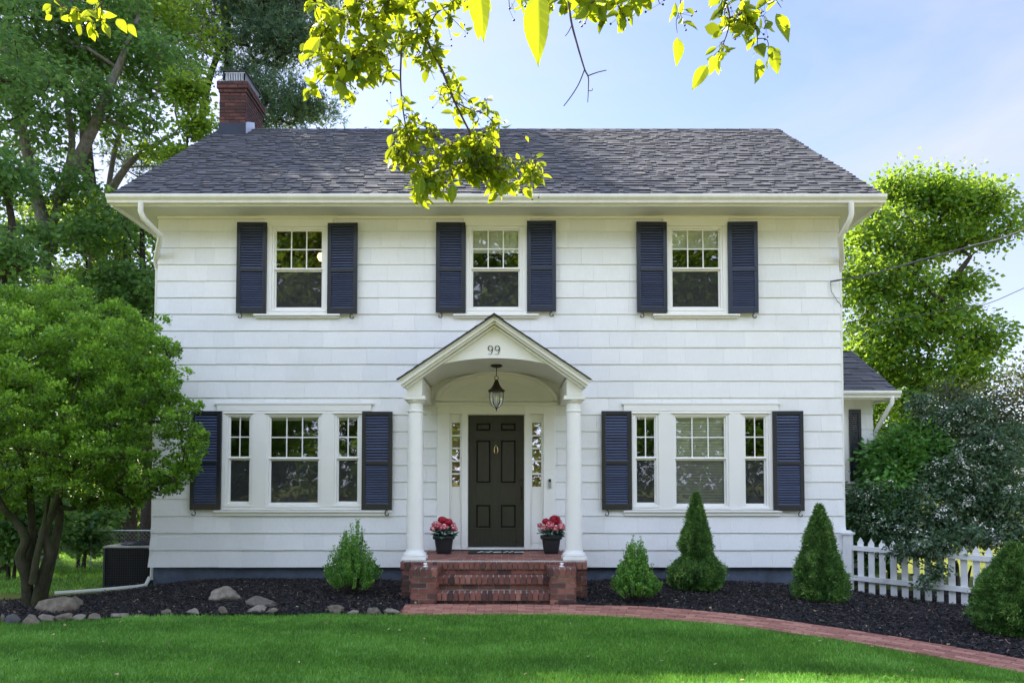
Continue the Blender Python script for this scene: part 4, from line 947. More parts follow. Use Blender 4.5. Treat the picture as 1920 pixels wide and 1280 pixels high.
for h in (.20,.66):
    mb=MB(); mb.hexa([(.06,-.03,fgz(0)+h),(fl,-.03,fgz(fl)+h),(fl,.02,fgz(fl)+h),(.06,.02,fgz(0)+h),(.06,-.03,fgz(0)+h+.075),(fl,-.03,fgz(fl)+h+.075),(fl,.02,fgz(fl)+h+.075),(.06,.02,fgz(0)+h+.075)]); mb.build('rail',M['fence'],fe,bevel=.003)
s=.17
while s<fl:
    z=fgz(s)+random.uniform(-.006,.006); w=.043; t=random.random(); mb=MB(); mb.tint=t; q0,q1=.022,.042
    P=[(s-w,z+.03),(s+w,z+.03),(s+w,z+.80),(s,z+.875),(s-w,z+.80)]
    mb.face([(p[0],q0,p[1]) for p in P]); mb.face([(p[0],q1,p[1]) for p in P][::-1])
    for i in range(5): a,b=P[i],P[(i+1)%5]; mb.face([(a[0],q1,a[1]),(b[0],q1,b[1]),(b[0],q0,b[1]),(a[0],q0,a[1])])
    o=mb.build('picket',M['fence'],fe); s+=.152
for xx in (fl*.98,):
    mb=MB(); mb.box(xx-.05,xx+.05,.043,.14,fgz(xx)-.1,fgz(xx)+.85); mb.build('fence_post',M['fence'],fe)
# ---- chain link fence on the back lawn
cf=tag(empty('chain_link_fence',(-12,3.6,0)),'low rusty chain link fence with wire mesh in front of the sunny back lawn','fence')
gzc=g1(-9,3.6)
for i,xx in enumerate((0,2.05,3.35,3.47,6.2)):
    mb=MB(); mb.tube([(xx,0,gzc-.1),(xx,0,gzc+.84)],.022 if i!=3 else .014,8); mb.lathe([(.03,.84),(.025,.87),(0,.885)],(xx,0,gzc),8); mb.build('fence_post',M['galv' if i!=2 else 'bronze'],cf,smooth=True)
mb=MB(); mb.tube([(0,0,gzc+.80),(6.2,0,gzc+.80)],.018,8); mb.build('rail',M['galv'],cf,smooth=True)
mb=MB(); mb.tube([(0,0,gzc+.62),(6.2,0,gzc+.62)],.010,6); mb.build('rail',M['bronze'],cf,smooth=True)
mb=MB(); k=0
x=-.8
while x<6.2:
    for s in (1,-1):
        a=(x,0.001*s,gzc+.02) ; b=(x+s*.78,0.001*s,gzc+.80)
        if s<0: a=(x+.78,-.001,gzc+.02); b=(x,-.001,gzc+.80)
        if a[0]>=0 and b[0]>=0 and a[0]<=6.2 and b[0]<=6.2: mb.bar(a,b,.003,.003,(0,1,0))
    x+=.085
mb.build('wire_mesh',M['galv'],cf)

# ---- wires
def wire(name,pts,r,label,cat):
    P=smooth_path3(pts); mb=MB(); mb.tube(P,r,5); o=mb.build(name,M['cable'],smooth=True); return tag(o,label,cat)
def smooth_path3(P,n=6):
    P=[Vector(p) for p in P]; Q=[]
    for i in range(len(P)-1):
        p0=P[max(i-1,0)];p1=P[i];p2=P[i+1];p3=P[min(i+2,len(P)-1)]
        for k in range(n):
            t=k/n; Q.append(.5*((2*p1)+(-p0+p2)*t+(2*p0-5*p1+4*p2-p3)*t*t+(-p0+3*p1-3*p2+p3)*t**3))
    Q.append(P[-1]); return Q
a1=atD(1557,528,11.66); b1=atD(1740,484,11.0); c1=atD(1920,431,10.3)
e1=c1+(c1-b1)*4+Vector((0,0,2.2))
wire('power_line',[a1,atD(1640,512,11.35),b1,atD(1830,459,10.65),c1,c1+(c1-b1)*1.8+Vector((0,0,.35)),e1],.013,'twisted service cable from the top of the wall, upper of the two wires','cable')
a2=Vector((XR+.05,1.6,3.9)); b2=atD(1780,580,12.5); c2=atD(1920,540,11.8)
wire('power_line',[a2,atD(1650,606,13),b2,c2,c2+(c2-b2)*4+Vector((0,0,1.2))],.006,'thin lower wire crossing the maple tree','cable')
cc=tag(empty('cable_coil',(XR+.14,.45,0)),'looped grey cables hanging at the upper side wall','cable')
z0=Z(575,.45)
for k in range(6):
    mb=MB(); r=.10+.012*k; pts=[(.0+r*.75*math.cos(t),.02*k+.03*math.sin(t*2),z0+r*1.35*math.sin(t)) for t in np.linspace(0,2*math.pi,20)]
    mb.tube(pts,.009,6,False); mb.build('cable_loop',M['galv' if k%2 else 'cable'],cc,smooth=True)
mb=MB(); mb.box(-.06,.03,-.05,.05,z0+.1,z0+.24); mb.tube([(0,0,z0-.1),(.04,-.02,z0-.27),(.07,0,z0-.30),(.09,.02,z0-.25),(.07,.02,z0-.12)],.010,6); mb.build('bracket',M['galv'],cc)
mb=MB(); p=Vector(a1)-Vector(cc.location); mb.tube([p,p+Vector((.01,0,-.15)),p+Vector((.10,0,-.30)),Vector((-.14,-.46,z0-.05)),Vector((-.02,-.3,z0-.10)),Vector((.05,0,z0-.05))],.005,5); mb.build('drip_wire',M['cable'],cc,smooth=True)

# ---- lamp seen through the upper window
lp=tag(empty('ceiling_lamp',(at(604,482,.5).x,.5,0)),'lit round lamp glowing behind the upper window by the chimney','lamp')
zl=at(604,482,.5).z
mb=MB(); mb.lathe([(0,zl-.075),(.05,zl-.06),(.08,zl),(.06,zl+.055),(.0,zl+.07)],(0,0,0),18); mb.build('lamp_shade',M['lamp'],lp,smooth=True)
mb=MB(); mb.tube([(0,0,zl+.07),(0,0,zl+.5)],.008,6); mb.build('lamp_rod',M['bronze'],lp)

# ---- stones
from mathutils import noise as mn
def stone(px0,py0,px1,py1,seed,label,group=None,cat='rock',flat=.8,tint=None):
    """rock whose silhouette fills the photo box, sitting on the bed"""
    D=1.6*FPX/(py1-HOR-1); 
    c=atD((px0+px1)/2,py1,D); w=(px1-px0)/FPX*D; h=(py1-py0)/FPX*D*(1 if cat=='rock' else 1.15)
    z=g1(c.x,c.y)
    bm=bmesh.new(); bmesh.ops.create_icosphere(bm,subdivisions=3,radius=1)
    r=random.Random(seed); pl=[(Vector((r.uniform(-1,1),r.uniform(-1,1),r.uniform(-.6,1))).normalized(),r.uniform(.45,.8)) for _ in range(10)]
    for v in bm.verts:
        p=v.co.copy()
        for n_,d in pl:
            e=p.dot(n_)-d
            if e>0: p-=n_*e*.9
        p+=p.normalized()*(mn.noise(p*1.6+Vector((seed,0,0)))*.20+mn.noise(p*5+Vector((0,seed,0)))*.07); v.co=p
    xs_=[v.co.x for v in bm.verts]; zs_=[v.co.z for v in bm.verts]; kx=2/(max(xs_)-min(xs_)); kz=2/(max(zs_)-min(zs_))
    for v in bm.verts: v.co=Vector((v.co.x*kx*w/2,v.co.y*w*.36,(v.co.z*kz)*h*.62+h*.38))
    me=bpy.data.meshes.new('rock'); bm.to_mesh(me); bm.free(); me.materials.append(M['rock'])
    t=r.random() if tint is None else tint
    at_=me.attributes.new('tint','FLOAT','FACE'); at_.data.foreach_set('value',[t]*len(me.polygons)); me.polygons.foreach_set('use_smooth',[True]*len(me.polygons))
    o=link('rock',me); o.location=(c.x,c.y+w*(.2 if cat=='rock' else .05),z+(.0 if cat=='rock' else .028)); return tag(o,label,cat,group)
stone(388,1099,447,1130,3,'squarish pale boulder with a flat lit top in the left mulch',tint=.9)
stone(456,1116,517,1138,5,'long flat grey stone beside the pale boulder',tint=.3)
stone(462,1131,497,1148,8,'small rounded whitish stone below the long flat grey stone',tint=1.0)
stone(52,1114,138,1146,11,'largest brown boulder at the foot of the leafy tree',tint=.55)
stone(118,1110,152,1134,13,'grey boulder touching the largest brown boulder',tint=.35)
stone(6,1146,38,1168,15,'dark slate coloured edging stone left of the row',tint=.0)
stone(38,1145,72,1168,17,'brown pointed edging stone beside the slate coloured one',tint=.6)
small=[(0,1153,8,1166),(74,1152,104,1163),(103,1150,134,1162),(134,1151,160,1161),(166,1151,190,1160),(190,1148,208,1156),(208,1149,240,1157),(252,1148,280,1157),(302,1142,322,1152),(325,1140,347,1148),(349,1141,373,1151),(383,1143,399,1151),(408,1138,428,1151),(500,1139,525,1150),(536,1143,560,1150),(580,1144,606,1151),(613,1136,648,1150),(650,1144,672,1151),(673,1144,690,1151),(688,1139,716,1152),(717,1141,748,1152),(-30,1155,-6,1170)]
small=[b for i,b in enumerate(small) if i not in (5,7,9,11,14,15,18)]; small.sort(key=lambda b:-b[0]); ORD='first second third fourth fifth sixth seventh eighth ninth tenth eleventh twelfth thirteenth fourteenth fifteenth sixteenth seventeenth eighteenth nineteenth twentieth twenty-first twenty-second'.split()
for i,b in enumerate(small):
    stone(*b,30+i*3,'small '+('greyish' if i%2 else 'tan')+' edging stone at the lawn edge, '+ORD[i]+' counting from the brick path','edging stones between lawn and mulch','stone',tint=.45 if i%2 else .95)
# ------------------------------------------------------------------ plants
def tube_net(nodes, parent, rad, sides=6):
    """one mesh of tapered limbs from a node tree"""
    nodes=np.asarray(nodes); parent=np.asarray(parent); rad=np.asarray(rad)
    k=np.where(parent>=0)[0]; a=nodes[parent[k]]; b=nodes[k]; ra=rad[parent[k]]; rb=rad[k]; ra=np.minimum(ra,rb*1.5+.003)
    d=unit(b-a); ref=np.where(np.abs(d[:,2:3])<.9,np.array([[0,0,1.]]),np.array([[1.,0,0]])); r=unit(np.cross(d,ref)); q=np.cross(d,r)
    a=a-d*ra[:,None]*.4
    an=2*np.pi*np.arange(sides)/sides; c,s=np.cos(an),np.sin(an)
    off=r[:,None,:]*c[None,:,None]+q[:,None,:]*s[None,:,None]
    V=np.concatenate([a[:,None,:]+off*ra[:,None,None],b[:,None,:]+off*rb[:,None,None]],1)
    n=len(k); i=np.arange(sides); j=(i+1)%sides
    F=np.stack([i,j,j+sides,i+sides],1)[None]+(np.arange(n)*2*sides)[:,None,None]
    return V.reshape(-1,3),F.reshape(-1,4)
def grow(trunks, targets, tip=.006, seg=.5, sag=.12, start=.25, seed=0, powr=2.3, upbias=.6):
    """trunks: polylines; targets: clump centres reached by limbs. Returns nodes, parents, radii"""
    r=np.random.default_rng(seed); nodes=[];par=[];allow=[]
    for t in trunks:
        P=smooth_path3(t,5); b=len(nodes); H=len(P)
        for i,p in enumerate(P): nodes.append(np.array(p)); par.append(b+i-1 if i else -1); allow.append(i>=start*H)
    base=nodes[0]
    tg=np.asarray(targets); order=np.argsort(np.linalg.norm(tg-np.array(trunks[0][-1])*.35-base*.65,axis=1))
    N_=np.array(nodes); AL=np.array(allow)
    for k in order:
        t=tg[k]; d=N_-t; dist=np.linalg.norm(d,axis=1)+upbias*np.maximum(0,d[:,2])*1.5+np.where(AL,0,1e3)
        j=int(np.argmin(dist)); L=np.linalg.norm(t-N_[j]); m=max(2,int(L/seg)); p0=N_[j]; new=[]; pj=j
        off=r.normal(size=3)*L*.10; off[2]-=sag*L*.5
        for i in range(1,m+1):
            f=i/m; p=p0+(t-p0)*f+off*math.sin(math.pi*f)+(r.normal(size=3)*.03*L/m if i<m else 0)
            new.append(p); par.append(pj); pj=len(par)-1
        N_=np.vstack([N_,new]); AL=np.r_[AL,np.ones(len(new),bool)]
    par=np.array(par); n=len(par); area=np.zeros(n); leaf=np.ones(n,bool); leaf[par[par>=0]]=False
    area[leaf]=tip**powr
    for i in range(n-1,-1,-1):
        if par[i]>=0: area[par[i]]+=area[i]
    rad=area**(1/powr); return N_,par,rad,tg
def trunk_radius(par,rad,trunkn,r0): pass
def clumps_in(ells, n, seed, shell=.55, spacing=0):
    """clump centres spread through ellipsoids (centre, radii, weight), favouring the outside"""
    r=np.random.default_rng(seed); w=np.array([e[2] for e in ells],float); w/=w.sum(); idx=r.choice(len(ells),n,p=w); C=np.array([e[0] for e in ells],float)[idx]; Rr=np.array([e[1] for e in ells],float)[idx]
    d=unit(r.normal(size=(n,3))); rad=shell+(1-shell)*r.random((n,1))**.7; rad=np.where(r.random((n,1))<.25,r.random((n,1)),rad); return C+d*rad*Rr
def leaves(centers, per, spread, size, mat, name, parent, seed=1, flat=.6, up=1.0, T=LEAF_T, TF=LEAF_F, droop=.3, var=.35, aspect=1.0, tintbias=None):
    r=np.random.default_rng(seed); n=len(centers)*per
    c=np.repeat(centers,per,0); s=np.repeat(r.uniform(.6,1.3,len(centers)),per)[:,None]
    d=r.normal(size=(n,3)); d[:,2]*=flat; p=c+d*spread*s*.55
    ax=unit(d*np.array([1,1,.5])+r.normal(size=(n,3))*.5-np.array([0,0,droop])); nr=unit(r.normal(size=(n,3))*.8+np.array([0,0,up]))
    sz=size*r.uniform(1-var,1+var,n); S=np.c_[sz*aspect,sz,sz]
    ct=np.repeat(r.normal(0,.18,len(centers)),per); t=np.clip(.5+ct+r.normal(0,.2,n),0,1)
    if tintbias is not None: t=np.clip(t+np.repeat(tintbias,per),0,1)
    V,F,tt=instance(T,TF,p,ax,nr,S,t); return np_mesh(name,V,F,mat,tt,parent)
def tree(name,label,cat,base,trunks,ells,n,per,spread,lsize,mat,bark,seed,group=None,tip=.007,sag=.1,start=.3,shell=.5,trunk_r=None,barkt=.3,**kw):
    o=tag(empty(name,base),label,cat,group); b=np.array(base)
    tg=clumps_in(ells,n,seed,shell)-b; tr=[[Vector(p)-Vector(base) for p in t] for t in trunks]
    N_,par,rad,tg=grow(tr,tg,tip,sag=sag,start=start,seed=seed)
    if trunk_r:                                   # trunks keep a believable girth
        k=0
        for t in tr:
            m=(len(t)-1)*6*0+len(smooth_path3(t,5)); f=np.linspace(1,.25,m); rad[k:k+m]=np.maximum(rad[k:k+m],trunk_r*f); 
            if k==0: rad[0]=trunk_r*1.3
            k+=m
    V,F=tube_net(N_,par,rad,7); np_mesh('trunk',V,F,bark,np.full(len(F),barkt),o,True)
    leaves(tg,per,spread,lsize,mat,'crown',o,seed=seed+1,**kw); return o
def E(px,py,D,rx,ry,rz,w=1):
    """ellipsoid centred at the photo spot px,py at distance D"""
    c=atD(px,py,D); return (tuple(c),(rx,ry,rz),w)
def G(px,D,dz=0): 
    c=atD(px,900,D); return (c.x,c.y,g1(c.x,c.y)+dz)

# --- clipped holly tree by the left corner
def holly():
    base=G(62,9.75); o=tag(empty('holly_tree',base),'dense small leaved evergreen tree with a twisted mossy multi-stem trunk, hiding the house corner','tree'); b=Vector(base)
    q=lambda px,py,D: tuple(atD(px,py,D)-b)
    trunks=[[(-.02,0,-.1),q(50,1085,9.7),q(38,1045,9.68),q(48,1010,9.7),q(28,975,9.7),q(5,950,9.6),q(-30,880,9.5),q(-60,780,9.4)],
            [(.05,0,-.1),q(80,1080,9.68),q(92,1035,9.66),q(80,1000,9.64),q(100,960,9.66),q(118,900,9.65),q(150,850,9.6),q(180,760,9.6)],
            [(.08,.05,-.1),q(90,1075,9.8),q(105,1010,9.85),q(112,960,9.9),q(100,900,10),q(75,820,10.1),q(60,720,10)],
            [(-.03,.05,-.1),q(48,1075,9.85),q(60,1010,9.9),q(58,950,9.9),q(50,880,9.9),q(20,800,9.9),q(10,700,9.9)],
            [q(85,1010,9.7),q(100,950,9.6),q(128,900,9.5),q(160,880,9.4),q(220,850,9.5)],
            [q(62,1090,9.6),q(70,1040,9.55),q(82,985,9.6),q(92,930,9.7)]]
    # lobes of clipped foliage: pixel x, y, distance, radius (m)
    r=np.random.default_rng(5); L=[]
    core=(105,745,9.7); 
    outline=[(20,600,.42),(95,605,.42),(175,625,.42),(250,655,.40),(300,720,.36),(335,780,.30),(350,850,.26),(300,880,.28),(240,870,.34),(160,860,.36),(85,850,.36),(10,850,.36),(-60,820,.45),(-90,700,.5),(-40,620,.45),(60,575,.30),(140,590,.30),(215,605,.28),(265,690,.33),(365,900-78,.17),(352,880,.16),(330,905,.16),(310,740,.22),(360,735+45,.15),(130,640,.40),(280,800,.35),(230,730,.4),(50,680,.45),(120,780,.5),(40,780,.45),(200,800,.42),(150,700,.5),(-20,740,.5),(220,920-10,.24),(270,905,.20),(170,895,.22),(110,890,.2),(325,660,.12),(300,620+20,.16),(20,905,.2),(60,930,.16),(150,920,.16),(230,925,.16),(-20,930,.25),(190,930,.13),(100,935,.12),(300,915,.14),(-20,950,.2),(30,950,.13),(160,945,.10),(335,905,.13),(360,880,.12),(210,940,.10),(255,940,.10)]
    for (px,py,rad) in outline:
        edge=max(abs(px-120)/240,abs(py-745)/170); depth=math.sqrt(max(0,1-min(1,edge)**2))*1.35
        for s in (-1,-.45,.2,1):
            D=9.85+s*depth*1.05; L.append((np.array(atD(120+(px-120)*(1-.04*abs(s)),745+(py-745)*(1-.03*abs(s))+r.uniform(-10,10),D)),rad*r.uniform(.75,1.1)))
    # rear mass, mirrored away from the lens
    P=[];A=[];TT=[]
    for c,rad in L:
        sub=max(3,int(15*(rad/.4)**2)); dd=unit(r.normal(size=(sub,3))); sc=c+dd*rad*r.uniform(.7,1.18,(sub,1)); sr=max(.06,rad*.27)
        for k in range(sub):
            m=int(105*(sr/.12)**1.5); e=unit(r.normal(size=(m,3))+dd[k]*.6+np.array([0,0,.5])); pp=sc[k]+e*sr*r.uniform(.35,1.15,(m,1))*np.array([1.15,1.15,.72])+np.array([0,0,1])*np.abs(r.normal(0,.022,(m,1)))
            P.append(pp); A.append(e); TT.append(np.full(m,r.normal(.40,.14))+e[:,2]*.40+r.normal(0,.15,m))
    P=np.vstack(P)-np.array(base);A=np.vstack(A);T=np.clip(np.hstack(TT),0,1); n=len(P)
    print('holly leaves',n)
    ax=unit(A+r.normal(size=(n,3))*.55+np.array([0,0,.7])); nr=unit(A*.4+r.normal(size=(n,3))*.6+np.array([0,0,.6]))
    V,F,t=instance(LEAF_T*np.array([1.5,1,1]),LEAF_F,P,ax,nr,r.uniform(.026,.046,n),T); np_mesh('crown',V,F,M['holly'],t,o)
    tg=np.array([c for c,_ in L])-np.array(base)
    N_,par,rad,_=grow([[Vector(p) for p in t] for t in trunks],tg,.009,sag=0,start=.55,seed=3,powr=2.6)
    k=0
    for ti,t in enumerate(trunks):
        m=len(smooth_path3([Vector(p) for p in t],5)); f=np.linspace(1,.42,m); rr=[.075,.07,.07,.065,.045,.05][ti]; rad[k:k+m]=rr*f; k+=m
    V,F=tube_net(N_,par,rad,9); np_mesh('trunk',V,F,M['bark_moss'],np.full(len(F),.5),o,True)
holly()

# --- dwarf spruces and young boxwoods
def spruce(px0,py0,px1,py1,seed,label,prof,D=None,ln=.03,dense=1.0):
    D=D or 1.62*FPX/(py1-HOR); pxc=(px0+px1)/2; c=atD(pxc,py1,D); z=g1(c.x,c.y)+.02
    D2=D+ (px1-px0)/2/FPX*D*.8; w=(px1-px0)/2/FPX*D2*.86; h=(py1-py0)/FPX*D2+.04
    base=(c.x*D2/D,CAMP.y+D2,z); o=tag(empty('dwarf_spruce',base),label,'conifer','cone shaped dwarf spruces in the mulch bed')
    r=np.random.default_rng(seed); hs=np.array([p[0] for p in prof]); ws=np.array([p[1] for p in prof])
    n=int(30000*dense); u=r.random(n*3); wgt=np.interp(u,hs,ws)/ws.max(); u=u[r.random(n*3)<wgt+.05][:n]; n=len(u); an=r.uniform(0,2*math.pi,n)
    rr=np.interp(u,hs,ws)*w
    lump=np.array([mnoise.noise(Vector((math.cos(a)*2.2,math.sin(a)*2.2,q*7+seed)))*.5+mnoise.noise(Vector((math.cos(a)*6,math.sin(a)*6,q*17+seed)))*.35+mnoise.noise(Vector((math.cos(a)*13,math.sin(a)*13,q*34+seed)))*.22 for a,q in zip(an,u)])
    rad=rr*(1+.30*lump)*(1-.22*r.random(n)**2)+.05*lump
    slope=np.gradient(np.interp(np.linspace(0,1,200),hs,ws))*200*w/h; sl=np.interp(u,np.linspace(0,1,200),slope)
    p=np.c_[rad*np.cos(an),rad*np.sin(an),u*h+.03*lump]; nv=unit(np.c_[np.cos(an),np.sin(an),-sl*.6+.35])
    st=r.random(n)<.03; p[st,:2]*=r.uniform(1.06,1.22,(st.sum(),1))
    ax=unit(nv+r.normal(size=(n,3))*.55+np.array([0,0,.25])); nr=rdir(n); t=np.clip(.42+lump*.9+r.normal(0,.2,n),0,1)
    S=np.c_[np.full(n,ln*.62),ln*r.uniform(.8,1.8,n),np.full(n,ln)]
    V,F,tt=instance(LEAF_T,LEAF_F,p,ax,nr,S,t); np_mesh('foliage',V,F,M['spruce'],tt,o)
    mb=MB(); mb.tube([(0,0,-.1),(0,0,h*.9)],[.03,.006],7); mb.build('trunk',M['bark'],o)
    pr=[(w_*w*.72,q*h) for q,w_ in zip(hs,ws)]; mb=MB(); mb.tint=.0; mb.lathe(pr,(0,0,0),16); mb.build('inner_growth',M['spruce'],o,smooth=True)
    return o
PRF1=[(0,.60),(.06,.90),(.14,1.0),(.24,.92),(.31,.68),(.36,.56),(.46,.60),(.56,.52),(.66,.38),(.78,.25),(.88,.16),(.96,.09),(1,.03)]
PRF2=[(0,.70),(.06,.95),(.15,1.0),(.28,.92),(.4,.78),(.52,.60),(.66,.46),(.78,.34),(.88,.22),(.95,.13),(1,.03)]
spruce(1251,942,1362,1119,1,'pinched cone shaped dwarf spruce in front of the lower right window group',PRF1)
spruce(1485,955,1592,1128,2,'plump cone shaped dwarf spruce between the house corner and shutters',PRF2)
spruce(1826,1015,1985,1176,3,'broad dwarf spruce in front of the picket fence, cut by the photo edge',[(0,.75),(.1,.97),(.2,1),(.4,.9),(.6,.7),(.8,.42),(1,.08)],dense=1.5)
def boxwood(px0,py0,px1,py1,seed,label):
    D=1.6*FPX/(py1-HOR); D2=D+.2; c=atD((px0+px1)/2,py1,D2); w=(px1-px0)/2/FPX*D2; h=(py1-py0)/FPX*D2; base=(c.x,c.y,g1(c.x,c.y)+.02)
    o=tag(empty('boxwood_shrub',base),label,'shrub','young upright boxwoods in the mulch bed'); r=np.random.default_rng(seed)
    P=[];A=[];T=[];mb=MB()
    for k in range(230):
        an=r.uniform(0,2*math.pi); q=r.random()
        hh=h*(.28+.72*(1-q)**1.0)*r.uniform(.62,1.0); rr=w*(.12+.86*q**.8)*r.uniform(.85,1.05)
        if hh>h*.62: rr=min(rr,w*.42)
        tip=np.array([rr*math.cos(an),rr*math.sin(an),hh]); b0=np.array([rr*.3*math.cos(an),rr*.3*math.sin(an),hh*.12]); mid=(b0+tip)/2+np.array([math.cos(an),math.sin(an),0])*rr*.22
        m=56; f=r.uniform(.25,1.0,m)**.8; pt=(1-f)[:,None]**2*b0+2*((1-f)*f)[:,None]*mid+(f**2)[:,None]*tip
        dr=unit(tip-mid)[None]; e=unit(r.normal(size=(m,3))); e=unit(e-dr*(e@dr[0])[:,None]*.8); P.append(pt+e*.009); A.append(unit(e*.9+dr*.9)); T.append(np.clip(r.normal(.42,.12)+f*.22+r.normal(0,.15,m),0,1))
        if k%3==0: mb.tube([b0,mid*.5+(b0+tip)*.25,tip*.97],[.006,.004,.002],4)
    P=np.vstack(P);A=np.vstack(A);T=np.hstack(T);n=len(P)
    V,F,t=instance(LEAF_T*np.array([1.3,1,1]),LEAF_F,P,A,rdir(n),r.uniform(.018,.032,n),T); np_mesh('foliage',V,F,M['boxwood'],t,o)
    mb.build('stems',M['bark'],o)
boxwood(603,975,719,1121,4,'loose young boxwood shrub left of the brick steps')
boxwood(1143,1004,1243,1134,9,'loose young boxwood shrub right of the brick steps')

# --- shrubs behind the picket fence
def shrub(name,label,cat,base,ells,n,per,spread,ls,mat,seed,bloom=0,group=None,**kw):
    o=tree(name,label,cat,base,[[base,(base[0],base[1],base[2]+.5),tuple(np.array(ells[0][0])*.6+np.array(base)*.4)],[(base[0]+.1,base[1],base[2]),tuple(np.array(ells[-1][0])*.5+np.array(base)*.5)]],ells,n,per,spread,ls,mat,M['bark'],seed,group,**{**dict(tip=.005,start=.2,trunk_r=.04),**kw})
    if bloom:
        r=np.random.default_rng(seed+50); c=clumps_in(ells,bloom,seed+9,.9)-np.array(base); m=14; p=np.repeat(c,m,0)+r.normal(size=(bloom*m,3))*.035; V,F,t=instance(LEAF_T*np.array([2,1,1]),LEAF_F,p,rdir(len(p)),rdir(len(p)),r.uniform(.016,.034,len(p)),r.random(len(p))); np_mesh('blossoms',V,F,M['blossom'],t,o)
    return o
shrub('rhododendron','bright green glossy rhododendron beside the side room wall','shrub',G(1665,13.2),[E(1672,865,12.7,.45,.5,.5,2),E(1715,858,12.8,.55,.5,.55,2.5),E(1660,925,12.5,.42,.5,.55,2),E(1730,830,13.6,.5,.6,.45,1),E(1640,990,12.4,.45,.45,.7,2)],340,70,.15,.11,M['rhodo'],21,up=.6,flat=.9,aspect=.8)
shrub('viburnum','dark arching shrub with white blossoms behind the picket fence','shrub',G(1760,12.3),[E(1790,900,12.3,.65,.6,.45,3),E(1690,960,12.0,.75,.5,.5,3),E(1835,850,12.4,.6,.6,.3,2),E(1850,900,12.0,.7,.5,.6,3),E(1890,980,11.7,.5,.5,.55,2),E(1790,980,12.0,.6,.4,.45,2),E(1760,790,12.6,.3,.3,.25,.8),E(1640,1000,12.1,.3,.3,.4,1),E(1870,820,12.3,.5,.4,.3,1),E(1620,935,12.2,.22,.2,.16,.6),E(1830,770,12.4,.22,.2,.2,.5),E(1730,760,12.7,.12,.12,.25,.3),E(1730,1010,11.9,.5,.2,.18,1)],620,56,.20,.070,M['viburnum'],31,bloom=300,up=.5,flat=.8,droop=.7,shell=.3,aspect=.75)
shrub('arching_branch','drooping leafy spray hanging in front of the picket fence','shrub',G(1790,11.9),[E(1765,1020,10.75,.36,.12,.14,2),E(1760,1065,10.7,.10,.08,.22,1.2),E(1735,1085,10.7,.07,.06,.14,.6),E(1700,1030,10.9,.3,.12,.10,1),E(1850,1000,10.6,.4,.15,.14,1)],62,34,.10,.058,M['viburnum'],37,bloom=14,up=.3,flat=1.2,droop=.8)
shrub('purple_leaf_tree','airy purplish leaved small tree at the right edge above the shrubs','tree',G(1930,13.4),[E(1900,800,13.2,.9,.8,.75,4),E(1830,800,13.5,.7,.6,.6,3),E(1790,760,13.8,.4,.4,.5,1),E(1960,720,13.0,.7,.7,.6,1),E(1850,870,13.2,.9,.6,.5,3)],330,46,.26,.065,M['plum'],41,up=.3,flat=.9,tip=.005)

# --- maple on the right
b=G(1700,21.5); q=lambda px,py,D:tuple(atD(px,py,D))
tree('maple_tree','large bright green maple tree behind the right end of the house','tree',b,[[b,q(1690,860,21.5),q(1680,740,21.5),q(1690,620,21.4),q(1720,500,21.3),q(1760,420,21.2)],[q(1682,760,21.5),q(1640,640,21.3),q(1625,540,21)],[q(1690,640,21.4),q(1760,560,21.0),q(1820,480,20.6)]],
 [E(1700,360,21,1.0,1.0,.6,1.2),E(1780,370,21,1.2,1.2,.65,2),E(1850,385,21,.6,.8,.45,.8),E(1830,440,20.7,1.2,1.1,.5,1.3),E(1750,450,21.5,1.3,1.3,.6,1.3),E(1640,440,21,1.1,1.2,.7,1.6),E(1600,520,20.8,.9,1.2,.9,1.5),E(1670,540,21,1.2,1.5,.6,1.5),E(1800,530,20.8,.6,.6,.3,.5),E(1700,480,21,.7,.7,.4,.7),E(1760,600,20.8,1.6,1.4,.8,2.4),E(1840,640,20.6,.75,1.0,.45,1),E(1650,640,20.6,1.3,1.3,.9,2),E(1720,700,20.8,1.6,1.3,.8,2.2),E(1800,710,20.6,.8,.9,.45,1),E(1620,760,20.5,1.0,1.2,.8,1.2),E(1700,800,20.8,1.3,1.2,.7,1.5)],
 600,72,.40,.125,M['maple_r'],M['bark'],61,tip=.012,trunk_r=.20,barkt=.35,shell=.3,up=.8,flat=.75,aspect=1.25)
# --- trees on the left
def q(px,py,D): return tuple(atD(px,py,D))
b=G(95,17.5)
tree('maple_tree','tall pale barked tree with spreading shaded crown, nearest the left edge of the lawn','tree',b,[[b,q(88,700,17.5),q(95,560,17.5),q(85,470,17.5),q(110,380,17.6),q(135,270,17.7),q(120,150,17.8),q(125,0,18)],[q(95,470,17.5),q(60,330,17.3),q(30,180,17),q(0,60,17)],[q(112,370,17.6),q(170,250,17.3),q(220,130,17),q(260,30,17)]],
 [E(60,60,17.5,1.7,1.6,1.1,3),E(190,60,17.6,1.6,1.6,1.0,3),E(290,120,17.8,1.1,1.3,.7,1.6),E(120,180,17.3,1.6,1.5,.6,2.2),E(20,240,17,1.2,1.4,.5,.9),E(230,215,17.2,.9,1.0,.3,.4),E(60,345,17,1.1,1.1,.35,.6),E(150,330,17,.7,.9,.25,.3),E(110,-90,17.5,2.2,2,1.0,3),E(40,445,16.8,1.0,1.0,.45,1.1),E(170,440,16.6,.7,.7,.35,.7),E(20,-160,17.5,2.5,2,1.0,2),E(40,560,16.5,1.2,1.0,.5,1.2),E(200,520,17,.6,.6,.4,.4)],
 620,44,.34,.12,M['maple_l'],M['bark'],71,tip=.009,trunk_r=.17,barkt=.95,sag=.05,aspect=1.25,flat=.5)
b=G(118,20)
